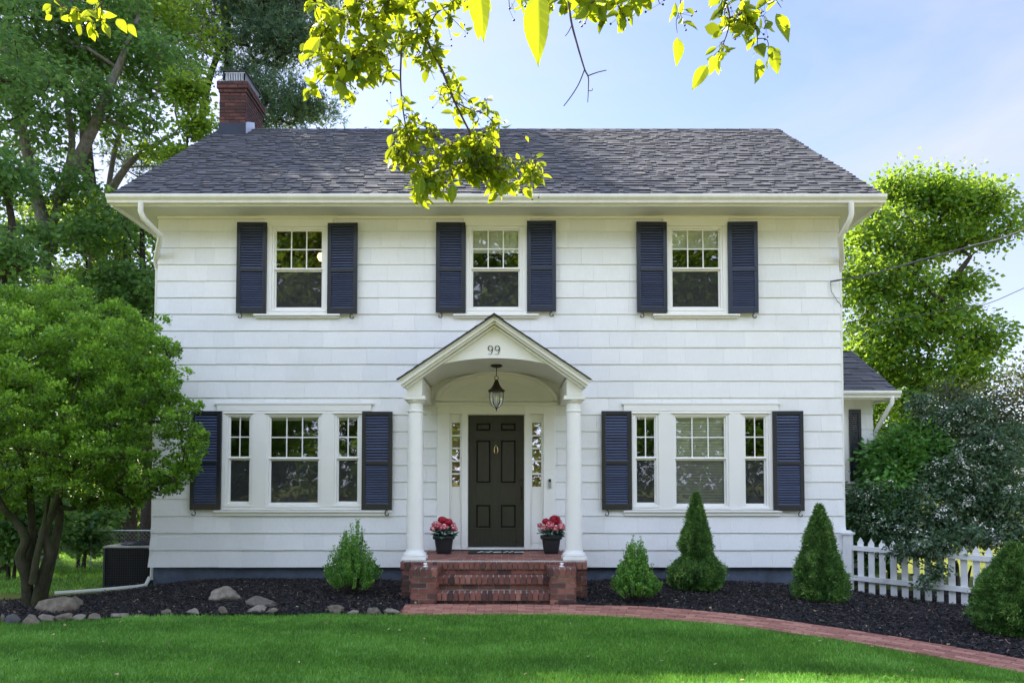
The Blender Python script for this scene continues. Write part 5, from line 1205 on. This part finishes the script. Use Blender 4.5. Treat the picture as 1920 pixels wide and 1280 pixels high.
tree('maple_tree','slender leaning pale trunk tree beside the dark pine trunk','tree',b,[[b,q(125,700,20),q(150,560,20),q(180,460,20),q(200,370,20.2),(q(225,250,20.5)),q(290,140,20.8),q(330,20,21)],[q(200,370,20.2),q(250,300,20),q(330,250,20)]],
 [E(330,60,20.5,1.5,1.5,1.0,2),E(250,0,20.5,1.8,1.6,1.0,2),E(350,170,20.3,1.0,1.1,.6,1),E(270,250,20,1.2,1.1,.45,1),E(180,430,19.6,1.0,1,.45,1),E(330,300,20,.8,.9,.4,.6),E(100,420,20,1.1,1,.5,.8),E(170,580,19,1.2,1.0,.8,1),E(240,480,20,.7,.7,.4,.5),E(280,-90,20.5,2,2,.9,1.5)],
 270,42,.34,.12,M['maple_r'],M['bark'],81,tip=.009,trunk_r=.13,barkt=.85,sag=.05,aspect=1.25,flat=.5)
b=G(5,14.5)
tree('maple_tree','crooked dark trunk tree leaning out of the left photo edge','tree',b,[[b,q(-5,640,14.5),q(8,500,14.5),q(22,420,14.5),q(2,330,14.5),q(-30,240,14.5),q(-60,100,14.6)]],
 [E(-60,120,14.5,1.6,1.4,1.0,2),E(-30,330,14.2,.9,.9,.5,1),E(0,480,14,.7,.7,.4,.8),E(-120,0,14.5,2,1.5,1.2,2)],
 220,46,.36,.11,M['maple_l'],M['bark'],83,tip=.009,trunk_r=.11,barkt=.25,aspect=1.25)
b=G(370,15.6)
tree('young_tree','small sunlit yellow-green tree just left of the chimney','tree',(b[0]-.6,b[1]+1.2,b[2]),[[(b[0]-.6,b[1]+1.2,b[2]),q(335,700,16.8),q(340,400,16.8),q(350,280,16.8),q(355,180,16.8)]],
 [E(350,170,16.8,.36,.4,.42,2),E(368,235,16.8,.38,.4,.35,2),E(345,290,16.8,.4,.4,.25,1),E(290,400,16.8,.5,.5,.3,1)],
 60,44,.26,.11,M['maple_r'],M['bark'],87,tip=.006,trunk_r=.07,barkt=.4,aspect=1.2)
# pines: tufts of long needles on level boughs
def pine(label,base,trunks,boughs,n,per,seed,group=None,trunk_r=.25,spread=.34,nl=.17):
    o=tag(empty('pine_tree',base),label,'tree',group); tg=clumps_in(boughs,n,seed,.35)-np.array(base)
    tr=[[Vector(p)-Vector(base) for p in t] for t in trunks]; N_,par,rad,tg=grow(tr,tg,.011,sag=.25,start=.3,seed=seed,upbias=.9)
    k=0
    for ti,t in enumerate(tr):
        m=len(smooth_path3(t,5)); rad[k:k+m]=np.maximum(rad[k:k+m]*0,trunk_r*(1 if ti==0 else .5)*np.linspace(1,.3,m)); k+=m
    V,F=tube_net(N_,par,rad,7); np_mesh('trunk',V,F,M['bark'],np.full(len(F),.15),o,True)
    r=np.random.default_rng(seed); T=np.array([[-.5,0,0],[.5,0,0],[.18,1,0],[-.18,1,0]],float)
    tuft=6; c=np.repeat(tg,per,0)+r.normal(size=(len(tg)*per,3))*np.array([1,1,.42])*spread; td=unit(r.normal(size=c.shape)*.6+np.array([0,0,.45])+(c-np.repeat(tg,per,0))*1.5)
    p=np.repeat(c,tuft,0); ax=unit(np.repeat(td,tuft,0)+r.normal(size=p.shape)*.55); n_=len(p)
    t=np.clip(.45+np.repeat(r.normal(0,.2,len(tg)),per*tuft)+r.normal(0,.15,n_),0,1)
    S=np.c_[np.full(n_,.024),nl*r.uniform(.6,1.2,n_),np.ones(n_)]
    V,F,tt=instance(T,np.array([[0,1,2,3]]),p,ax,rdir(n_),S,t); np_mesh('crown',V,F,M['pine'],tt,o); return o
b=G(455,23)
pine('tall blue-green pine with layered boughs rising behind the chimney',b,[[b,q(440,500,23),q(425,250,23),q(428,100,23),q(415,-60,23),q(400,-260,23)],[q(372,260,22.5),q(392,150,22.5),q(425,60,22.5),q(452,-40,22.5)]],
 [E(520,20,22.5,1.6,1.5,.8,3),E(430,10,22.5,1.3,1.3,.8,1.6),E(560,-30,22.5,1.4,1.5,.8,2),E(505,85,22.3,1.3,1.1,.5,2),E(570,70,22.4,.7,.8,.4,.8),E(480,150,22.2,.9,1.0,.4,1),E(530,190,22,1.3,1.0,.42,2.2),E(575,205,22,.7,.8,.26,1),E(500,228,22,.9,.9,.25,1),E(380,60,22.5,1.0,1.0,.5,.8),E(300,10,23,1.4,1.2,.7,1),((-7.2,11.9,18.2),(2.5,2.3,2.3),5),((-9.2,11.6,19.5),(2.2,2.0,2.0),3)],
 600,24,91,trunk_r=.26)
b=G(200,23.5)
pine('dark thick trunked pine with sagging bare lower boughs left of the house',b,[[b,q(198,700,23.5),q(190,520,23.5),q(175,400,23.5),q(160,250,23.5),q(165,60,23.5),q(170,-200,23.5)]],
 [E(230,520,23,1.6,1.2,.35,1),E(110,520,23,1.3,1.2,.35,.8),E(240,400,22.5,1.5,1.2,.30,.9),E(330,440,22.5,1.0,1.0,.2,.5),E(90,400,23,1.5,1.2,.2,.5),E(300,330,23,1.2,1.1,.2,.5),E(60,290,23,1.5,1.3,.2,.4),E(230,290,23,1.0,1.0,.2,.3),E(200,150,23,2,1.8,.6,1),E(60,100,23,1.6,1.5,.6,1),E(180,-50,23,2.4,2.2,1.0,2),((-12.3,12.7,18.8),(2.8,2.3,2.5),5)],
 420,28,95,trunk_r=.34)
b=G(-150,21)
pine('pine at the far left edge mostly hidden by leafy crowns',b,[[b,q(-150,600,21),q(-155,200,21),q(-150,-200,21)]],[E(-130,300,21,1.3,1.6,.6,.8),E(-150,100,21,2.2,2,.8,1),E(-160,-100,21,2.2,2,1.0,1),E(-80,480,21,1.5,1.4,.5,.8),((-16.3,11,18.5),(3.0,2.4,2.6),5),((-14.5,8.2,17.2),(2.2,1.8,1.6),2)],430,28,97,trunk_r=.28)
# trees that show as trunks and lit foliage behind the air conditioner
TR=[(246,18.5,.16,'first dark trunk behind the air conditioner, slightly thinner',101),(278,17.4,.20,'reddish dark trunk close against the house corner',103),(188,20.5,.17,'dark trunk in the lit thicket left of the air conditioner',105),(228,22,.13,'thin dark trunk between the thicket trunks',107)]
for px,D,tr_,lab,sd in TR:
    b=G(px,D); tree('woodland_tree',lab,'tree',b,[[b,q(px+2,900,D),q(px-3,760,D),q(px-8,600,D),q(px-12,430,D)]],
     [E(px-20,560,D,1.2,1.2,.9,2),E(px,700,D,1.0,1.1,.6,1.2),E(px-40,430,D,1.2,1.2,.7,1.2),E(px+10,820,D+1,.9,.9,.4,1),E(px-30,930,D+1.2,.8,.7,.35,.8)],200,42,.36,.12,M['maple_r' if sd%4==1 else 'maple_l'],M['bark'],sd,'woodland trees behind the house corner',tip=.009,trunk_r=tr_,barkt=.12,aspect=1.25)
for k,(px,D,rx,rz,py,mt,lab) in enumerate([(150,15.6,.75,.55,985,'maple_l','low dark leafy bush in front of the chain link fence'),(20,13.5,1.0,.9,960,'maple_l','dark bush filling the gap left of the mossy trunk'),(225,24,1.6,.9,990,'maple_r','sunlit yellow-green bush beyond the back lawn'),(120,26,2.0,1.3,960,'maple_r','wide sunlit bush at the far side of the back lawn'),(-60,18,1.8,1.6,900,'maple_l','tall shaded bush at the left edge'),(250,17.5,.9,.8,500,'pine','')]):
    if not lab: continue
    b=G(px,D); shrub('leafy_bush',lab,'shrub',b,[E(px,py,D,rx,rx*.8,rz,2),E(px+rx*25,py+20,D,rx*.6,rx*.6,rz*.7,1)],int(110*rx*rz*2),46,.25,.10,M[mt],111+k,group='bushes by the back lawn',aspect=1.2)
# far wood, one mass
r=np.random.default_rng(77)
def wood(name,label,xs0,xs1,yy,hz,n,ls,seed,spread=5,zfun=None):
    r=np.random.default_rng(seed); c=np.c_[r.uniform(xs0,xs1,n),yy+r.normal(0,spread,n),np.zeros(n)]; top=np.array([hz*(.72+.35*mnoise.noise(Vector((x*.13,yy,seed)))+.15*mnoise.noise(Vector((x*.5,yy,seed+3)))) for x in c[:,0]])
    if zfun: top=top*zfun(c[:,0])
    c[:,2]=top*r.random(n)**.75; per=26; o=leaves(c,per,1.3,ls,M['woods'],name,None,seed=seed,aspect=1.3); return tag(o,label,'woods',kind='stuff')
wood('woods','distant leafy wood beyond the back lawn on the left',-34,-4,26,10.5,1500,.24,5,zfun=lambda x: np.clip((-x-3)/9,.25,1)*(.75+.35*np.clip((-x-12)/14,0,1)))
wood('low_woods','low distant greenery behind the shrubs at the right',5,34,30,4.6,700,.26,6)
wood('opposite_woods','sunny trees on the far side of the lawn, mirrored in the window panes',-44,44,-46,32,7400,.46,7,spread=3)
print('plants done')
# ------------------------------------------------------------------ overhanging crabapple
T5=[];
for t_,w_ in ((0,0.0),(.08,.09),(.24,.22),(.44,.275),(.63,.24),(.80,.145),(.92,.055),(1,0.0)):
    cz=-.10*t_*t_
    T5+= [(-w_,t_,cz+w_*.28),(0,t_,cz),(w_,t_,cz+w_*.28)]
APT=np.array(T5,float); APF=[]
for i in range(7):
    a=i*3; APF+=[[a,a+1,a+4,a+3],[a+1,a+2,a+5,a+4]]
APF=np.array(APF)
def crab():
    o=tag(empty('crabapple_tree',(3.4,-14.6,g1(3.4,-14.6))),'crabapple tree whose sunlit leafy branches hang into the top of the view','tree')
    b=np.array(o.location); r=np.random.default_rng(17); mbw=MB(); LP=[];LA=[];LN=[];LS=[]; BR=[]
    def P(px,py,D): return np.array(atD(px,py,D))
    def limb(pts,r0,r1):
        L=[Vector(P(*p)) if len(p)==3 and abs(p[0])>20 else Vector(p) for p in pts]; S=smooth_path3(L,5); k=len(S); mbw.tube([Vector(s)-Vector(b) for s in S],[r0+(r1-r0)*i/(k-1) for i in range(k)],6); return np.array([list(s) for s in S])
    def leafy(S,dens,size,side=.02,f0=0.0,hang=.6):
        seg=np.linalg.norm(np.diff(S,axis=0),axis=1); cum=np.r_[0,np.cumsum(seg)]; n=int(cum[-1]*dens)+1; s=r.uniform(f0*cum[-1],cum[-1],n)
        p=np.c_[[np.interp(s,cum,S[:,i]) for i in range(3)]].T; d=unit(r.normal(size=(n,3))*np.array([1,1,.7])-np.array([0,0,hang]))
        st=p+unit(r.normal(size=(n,3)))*side*.6+d*side*.3
        for i in range(n):
            if r.random()<.6: mbw.tube([Vector(p[i]-b),Vector(st[i]-b)],[.0012,.0008],3,False)
        LP.append(st);LA.append(d);LN.append(unit(r.normal(size=(n,3))*.8+np.array([0,-.55,.35])));LS.append(size*r.uniform(.55,1.15,n))
    def sprays(S,n,L,dens,size,hang=.5,f0=0,bias=(0,0,0)):
        seg=np.linalg.norm(np.diff(S,axis=0),axis=1); cum=np.r_[0,np.cumsum(seg)]
        for k in range(n):
            s=r.uniform(f0*cum[-1],cum[-1]); p=np.array([np.interp(s,cum,S[:,i]) for i in range(3)]); d=unit(r.normal(size=3)*np.array([1,.8,.8])+np.array(bias)-np.array([0,0,hang*.4])); l=L*r.uniform(.4,1.1)
            q1=p+d*l*.5+r.normal(size=3)*.02; q2=p+d*l+np.array([0,0,-hang*l*.35]); S2=np.array([list(v) for v in smooth_path3([Vector(p),Vector(q1),Vector(q2)],4)])
            mbw.tube([Vector(v)-Vector(b) for v in S2],[.0022,.0022,.002,.002,.0018,.0018,.0015,.0015,.001],4); leafy(S2,dens,size,f0=.12)
            if r.random()<.5:
                for j in range(3): e=q2+r.normal(size=3)*.03; BR.append(e); mbw.tube([Vector(q2-b),Vector(e-b)],.0007,3,False)
    D=3.4
    A=limb([(768,-90,3.3),(772,0,3.35),(800,75,3.4),(828,130,3.42),(852,190,3.45),(882,250,3.5),(900,285,3.5),(918,315,3.5)],.010,.003)
    B=limb([(735,-90,3.5),(748,0,3.5),(753,70,3.5),(751,150,3.5),(757,215,3.5),(768,262,3.5),(790,318,3.5),(800,350,3.5)],.0065,.0018)
    C=limb([(742,-60,3.2),(726,10,3.2),(708,55,3.2),(692,85,3.2),(655,105,3.2),(625,128,3.2),(600,140,3.2)],.0065,.002)
    C2=limb([(730,0,3.2),(690,-5,3.2),(640,20,3.2),(600,35,3.2),(580,70,3.2)],.004,.0015)
    A2=limb([(852,190,3.45),(880,205,3.45),(910,215,3.45),(935,240,3.45)],.0035,.0012)
    A3=limb([(900,285,3.5),(930,295,3.5),(965,308,3.5),(1000,322,3.5),(1020,330,3.5)],.003,.001)
    A4=limb([(882,250,3.5),(915,255,3.5),(945,262,3.5),(965,258,3.5)],.0025,.001)
    A5=limb([(800,75,3.4),(815,30,3.3),(850,5,3.3),(880,-15,3.3)],.004,.0015)
    b1_=(0.02,0,0)
    sprays(C,36,.17,72,.062,bias=(-.5,0,-.1)); leafy(C,40,.062); sprays(C2,18,.14,66,.064,bias=(-.4,0,-.3)); leafy(C2,30,.064)
    sprays(B,22,.12,66,.058,bias=(-.1,0,-.2)); sprays(B,14,.12,72,.058,f0=.68,bias=(-.1,0,-.5)); sprays(A,20,.12,60,.056,bias=(.25,0,-.1),f0=.15); sprays(A,20,.15,75,.060,f0=.74,bias=(-.1,0,-.6))
    sprays(A2,9,.08,64,.055,bias=(.3,0,-.1)); sprays(A3,14,.10,64,.060,bias=(.1,0,-.4)); leafy(A3,35,.06); sprays(A4,4,.06,50,.055); sprays(A5,12,.13,62,.058,bias=(.2,0,-.2))
    sprays(limb([(790,318,3.5),(815,335,3.5),(845,345,3.5)],.002,.001),7,.08,70,.06,bias=(0,0,-.5))
    for pts,nn,bi in (([(900,285,3.5),(872,300,3.5),(845,318,3.5)],9,(-.2,0,-.5)),([(882,250,3.5),(850,268,3.5),(822,290,3.5)],9,(-.2,0,-.4)),([(768,262,3.5),(748,285,3.5),(738,300,3.5)],4,(-.3,0,-.2)),([(918,315,3.5),(930,335,3.5),(950,340,3.5)],5,(.1,0,-.3)),([(757,215,3.5),(790,235,3.5),(825,245,3.5)],6,(0,0,-.3)),([(790,318,3.5),(800,335,3.5),(815,350,3.5)],5,(0,0,-.3)),
                      ([(655,105,3.2),(650,125,3.2),(640,150,3.2)],5,(-.1,0,-.4)),([(692,85,3.2),(700,115,3.2),(705,140,3.2)],6,(0,0,-.4)),([(640,20,3.2),(615,50,3.2),(590,80,3.2)],6,(-.3,0,-.2)),([(753,70,3.5),(790,100,3.5),(815,150,3.5)],6,(.1,0,-.2))):
        sprays(limb(pts,.0025,.001),nn,.095,66,.066,bias=bi)
    # small spray at the top left
    F1=limb([(60,-60,3.0),(95,-10,3.0),(130,22,3.0),(165,30,3.0),(205,40,3.0)],.005,.0012); sprays(F1,7,.08,48,.062,f0=.25,bias=(.0,0,-.3)); leafy(F1[8:],22,.07)
    # strip along the top and the right hand spray
    G1=limb([(1010,-60,2.6),(1060,-25,2.6),(1120,-15,2.6),(1180,-18,2.6),(1230,-35,2.6)],.006,.003); sprays(G1,20,.11,56,.064,f0=.1,bias=(0,0,-.7)); leafy(G1,24,.06)
    G2=limb([(860,-60,2.4),(905,-25,2.4),(940,-15,2.4),(985,-30,2.4)],.005,.002); sprays(G2,6,.08,50,.06,bias=(0,0,-.5))
    H1=limb([(1340,-60,2.8),(1360,0,2.8),(1368,40,2.8),(1355,85,2.8),(1338,105,2.8)],.005,.001); H2=limb([(1370,-40,2.8),(1395,10,2.8),(1415,40,2.8),(1420,75,2.8),(1418,100,2.8)],.005,.001); H3=limb([(1440,-50,2.8),(1450,-10,2.8),(1465,15,2.8)],.003,.001)
    sprays(H1,7,.07,54,.068,f0=.25,bias=(0,0,-.4)); sprays(H2,9,.08,58,.068,f0=.2,bias=(.1,0,-.4)); sprays(H3,3,.06,50,.065,bias=(.2,0,-.5)); leafy(H1,30,.07); leafy(H2,30,.07)
    I1=limb([(1272,-40,2.8),(1276,10,2.8),(1268,40,2.8),(1270,62,2.8)],.0025,.001); leafy(I1,26,.06,f0=.5,side=.03)
    for e in ((1305,22),(1297,30),(1284,48),(1286,57)): BR.append(P(*e,2.8)); mbw.tube([Vector(P(1276,26,2.8)-b),Vector(P(*e,2.8)-b)],.0008,3,False)
    # bare twig
    limb([(1056,-50,2.2),(1066,5,2.2),(1072,45,2.2),(1084,90,2.2),(1096,130,2.2),(1103,145,2.2),(1103,170,2.2),(1102,192,2.2)],.0042,.0012); limb([(1096,131,2.2),(1085,158,2.2),(1070,182,2.2),(1057,199,2.2)],.002,.0014); limb([(1101,143,2.2),(1120,136,2.2),(1137,132,2.2)],.0018,.0012); limb([(1072,48,2.2),(1066,60,2.2),(1060,68,2.2)],.0015,.001); limb([(1103,170,2.2),(1110,170,2.2),(1111,166,2.2)],.001,.001)
    # large leaves close to the lens
    for (px0,py0,px1,py1,D_) in ((1010,-18,1004,116,.92),(898,-40,902,72,.92),(893,35,898,74,1.3),(1052,-20,1082,10,.95),(1270,70,1272,122,2.7),(1326,122,1298,166,2.7),(1338,105,1333,140,2.7),(1425,110,1420,155,2.7),(1455,25,1483,75,2.7),(1450,95,1458,138,2.7),(985,255,992,266,3.3),(735,278,720,300,3.4),(735,252,728,276,3.4),(790,330,783,378,3.4),(850,345,846,382,3.4),(600,122,590,152,3.2),(600,70,565,112,3.1),(240,45,255,68,2.9),(205,50,204,72,2.9),(220,35,237,60,2.9)):
        p0=P(px0,py0,D_);p1=P(px1,py1,D_); l=np.linalg.norm(p1-p0); LP.append(p0[None]);LA.append(unit((p1-p0)[None]));LN.append(unit(np.array([[r.normal()*.25,-1,.15]])));LS.append(np.array([l*(1.0)]))
    HL=(LP[-20:],LA[-20:],LN[-20:],LS[-20:]); del LP[-20:],LA[-20:],LN[-20:],LS[-20:]; nauto=len(np.vstack(LP))
    # limbs above the frame back to the trunk
    crown=np.array([2.6,-13.2,4.7])
    for e,rr in (((768,-90,3.3),.010),((735,-90,3.5),.0065),((742,-60,3.2),.0065),((60,-60,3.0),.005),((1010,-60,2.6),.006),((860,-60,2.4),.005),((1340,-60,2.8),.005),((1370,-40,2.8),.005),((1440,-50,2.8),.003),((1272,-40,2.8),.0025),((1056,-50,2.2),.0042)):
        p=P(*e); m=p*.45+crown*.55+np.array([0,0,.55]); S=smooth_path3([Vector(p),Vector(p*.8+m*.2+np.array([0,0,.18])),Vector(m),Vector(crown)],5); k=len(S); mbw.tube([v-Vector(b) for v in S],[rr+(.05-rr)*(i/(k-1))**2 for i in range(k)],6)
    mbw.tube([(0,0,-.1),(-.1,.2,1.2),(-.3,.7,2.6),tuple(crown-b)],[.16,.13,.11,.08],10)
    mbw.build('trunk',M['twig'],o,smooth=True)
    LP=np.vstack(LP)-b;LA=np.vstack(LA);LN=np.vstack(LN);LS=np.hstack(LS)
    # each leaf hangs from its stalk end; drop those that fall right in front of the lens
    print('crab leaves',len(LP)); wd=r.uniform(.75,1.15,len(LP));  S=np.c_[LS*wd,LS,LS*r.uniform(.4,2.2,len(LP))]
    V,F,t=instance(APT,APF,LP,LA,LN,S,np.clip(r.normal(.66,.28,len(LP)),0,1)); np_mesh('foliage',V,F,M['apple'],t,o,True)
    # the leaves that hang free, with their veins
    hp=np.vstack(HL[0])-b; ha=np.vstack(HL[1]); hn=np.vstack(HL[2]); hs=np.hstack(HL[3]); nt_,ns_=34,12; TT=np.linspace(0,1,nt_+1); wp=np.interp(TT,[0,.03,.08,.16,.28,.42,.56,.68,.80,.90,.96,1],[.006,.02,.09,.17,.235,.255,.235,.19,.12,.055,.02,0]); VT=[];FT=[];TI=[]
    for i,t in enumerate(TT):
        for j in range(-ns_//2,ns_//2+1):
            q=j/(ns_/2); w_=wp[i]*q*(1+.03*math.sin(t*70)*abs(q)); VT.append((w_,t,-.16*t*t+abs(w_)*.30+.012*math.sin(t*9+q*2)))
    for i in range(nt_):
        for j in range(ns_):
            a=i*(ns_+1)+j; FT.append([a,a+1,a+ns_+2,a+ns_+1]); q=abs((j+.5)/(ns_/2)-1); t=(i+.5)/nt_; f=(t*9-q*1.6)%1
            TI.append(.98 if q<.12 else (.88 if f<.22 else .60-.12*q))
    wv=np.r_[.74,.74,.74,.74,np.random.default_rng(3).uniform(.85,1.15,len(hp)-4)]
    V,F,_=instance(np.array(VT),np.array(FT),hp,ha,hn,np.c_[hs*wv,hs,hs]); tt=np.tile(np.array(TI),len(hp))+np.repeat(r.normal(0,.08,len(hp)),len(TI)); np_mesh('hanging_leaves',V,F,M['apple'],np.clip(tt,0,1),o,True)
    mb=MB()
    for e in BR: mb.lathe([(0,-.004),(.0035,-.002),(.0042,0),(.0035,.003),(0,.0045)],Vector(e)-Vector(b),6,False)
    mb.build('berries',M['iron'],o,smooth=True,kind='stuff')
crab()
# ------------------------------------------------------------------ lawn
def lawn():
    r=np.random.default_rng(9)
    def pts(n,x0,x1,y0,y1): return r.uniform(x0,x1,n),r.uniform(y0,y1,n)
    x,y=pts(900000,-8.5,7.2,-7.0,-2.3); k=inpoly(x+r.normal(0,.018,len(x)),y+r.normal(0,.022,len(x)),LAWN)&(np.abs(x)<(y+11.9)*.76+.25); x=x[k];y=y[k]
    keep=r.random(len(x))<np.clip(1.25-(y+6.2)*.12,.45,1); x=x[keep];y=y[keep]
    x2,y2=pts(60000,-10,7.5,-9,-6.5); k=inpoly(x2,y2,LAWN); x=np.r_[x,x2[k]];y=np.r_[y,y2[k]]
    x3,y3=pts(75000,-15,-5.6,-.2,14); k3=~inpoly(x3,y3,MULCH); x3=x3[k3]; y3=y3[k3]; x=np.r_[x,x3];y=np.r_[y,y3]
    n=len(x); print('grass',n)
    pat=np.array([mnoise.noise(Vector((a*1.1,b*1.6,0)))*.6+mnoise.noise(Vector((a*4,b*5,5)))*.4 for a,b in zip(x,y)])
    h=(.050+.020*pat)*r.uniform(.5,1.35,n); lean=r.normal(size=(n,2))*.42+np.c_[.25*pat,.12*np.ones(n)]
    ax=unit(np.c_[lean,np.ones(n)]); an=r.uniform(0,2*math.pi,n); nr=np.c_[np.cos(an),np.sin(an),np.zeros(n)]
    T=np.array([[-.5,0,0],[.5,0,0],[.25,.6,.10],[0,1,.32]],float)
    wdt=np.where(y>-.2,.014,.0045)*r.uniform(.7,1.3,n); h=np.where(y>-.2,h*1.3,h)
    V,F,t=instance(T,np.array([[0,1,2,3]]),np.c_[x,y,gz(x,y)-.004],ax,nr,np.c_[wdt,h,h],np.clip(.45+.60*pat+.10*np.sin(y*5.2+x*.5+pat*2)+r.normal(0,.27,n),0,1))
    dry=r.random(n)<.025; t[dry]=1.0
    o=np_mesh('lawn_grass',V,F,M['grass'],t,None,False,'stuff'); tag(o,'mown green lawn in front of the house','grass')
lawn()

def litter():
    r=np.random.default_rng(23); n=260; x=r.uniform(-7,6,n); y=r.uniform(-6.6,-.8,n); on=inpoly(x,y,LAWN); keep=on|inpoly(x,y,MULCH); x=x[keep];y=y[keep];on=on[keep]; n=len(x)
    V,F,t=instance(LEAF_T*np.array([1.5,1,1]),LEAF_F,np.c_[x,y,gz(x,y)+np.where(on,.045,.058)],unit(np.c_[r.normal(size=(n,2)),r.normal(0,.2,n)]),unit(np.c_[r.normal(0,.4,(n,2)),np.ones(n)]),r.uniform(.02,.045,n),r.random(n))
    M['dry_leaf']=solid('fallen_leaf',[(0,(.10,.06,.03)),(.5,(.28,.20,.08)),(1,(.45,.42,.20))],rough=.8); tag(np_mesh('fallen_leaves',V,F,M['dry_leaf'],t,None,False,'stuff'),'scattered fallen leaves on lawn and mulch','leaves')
litter()
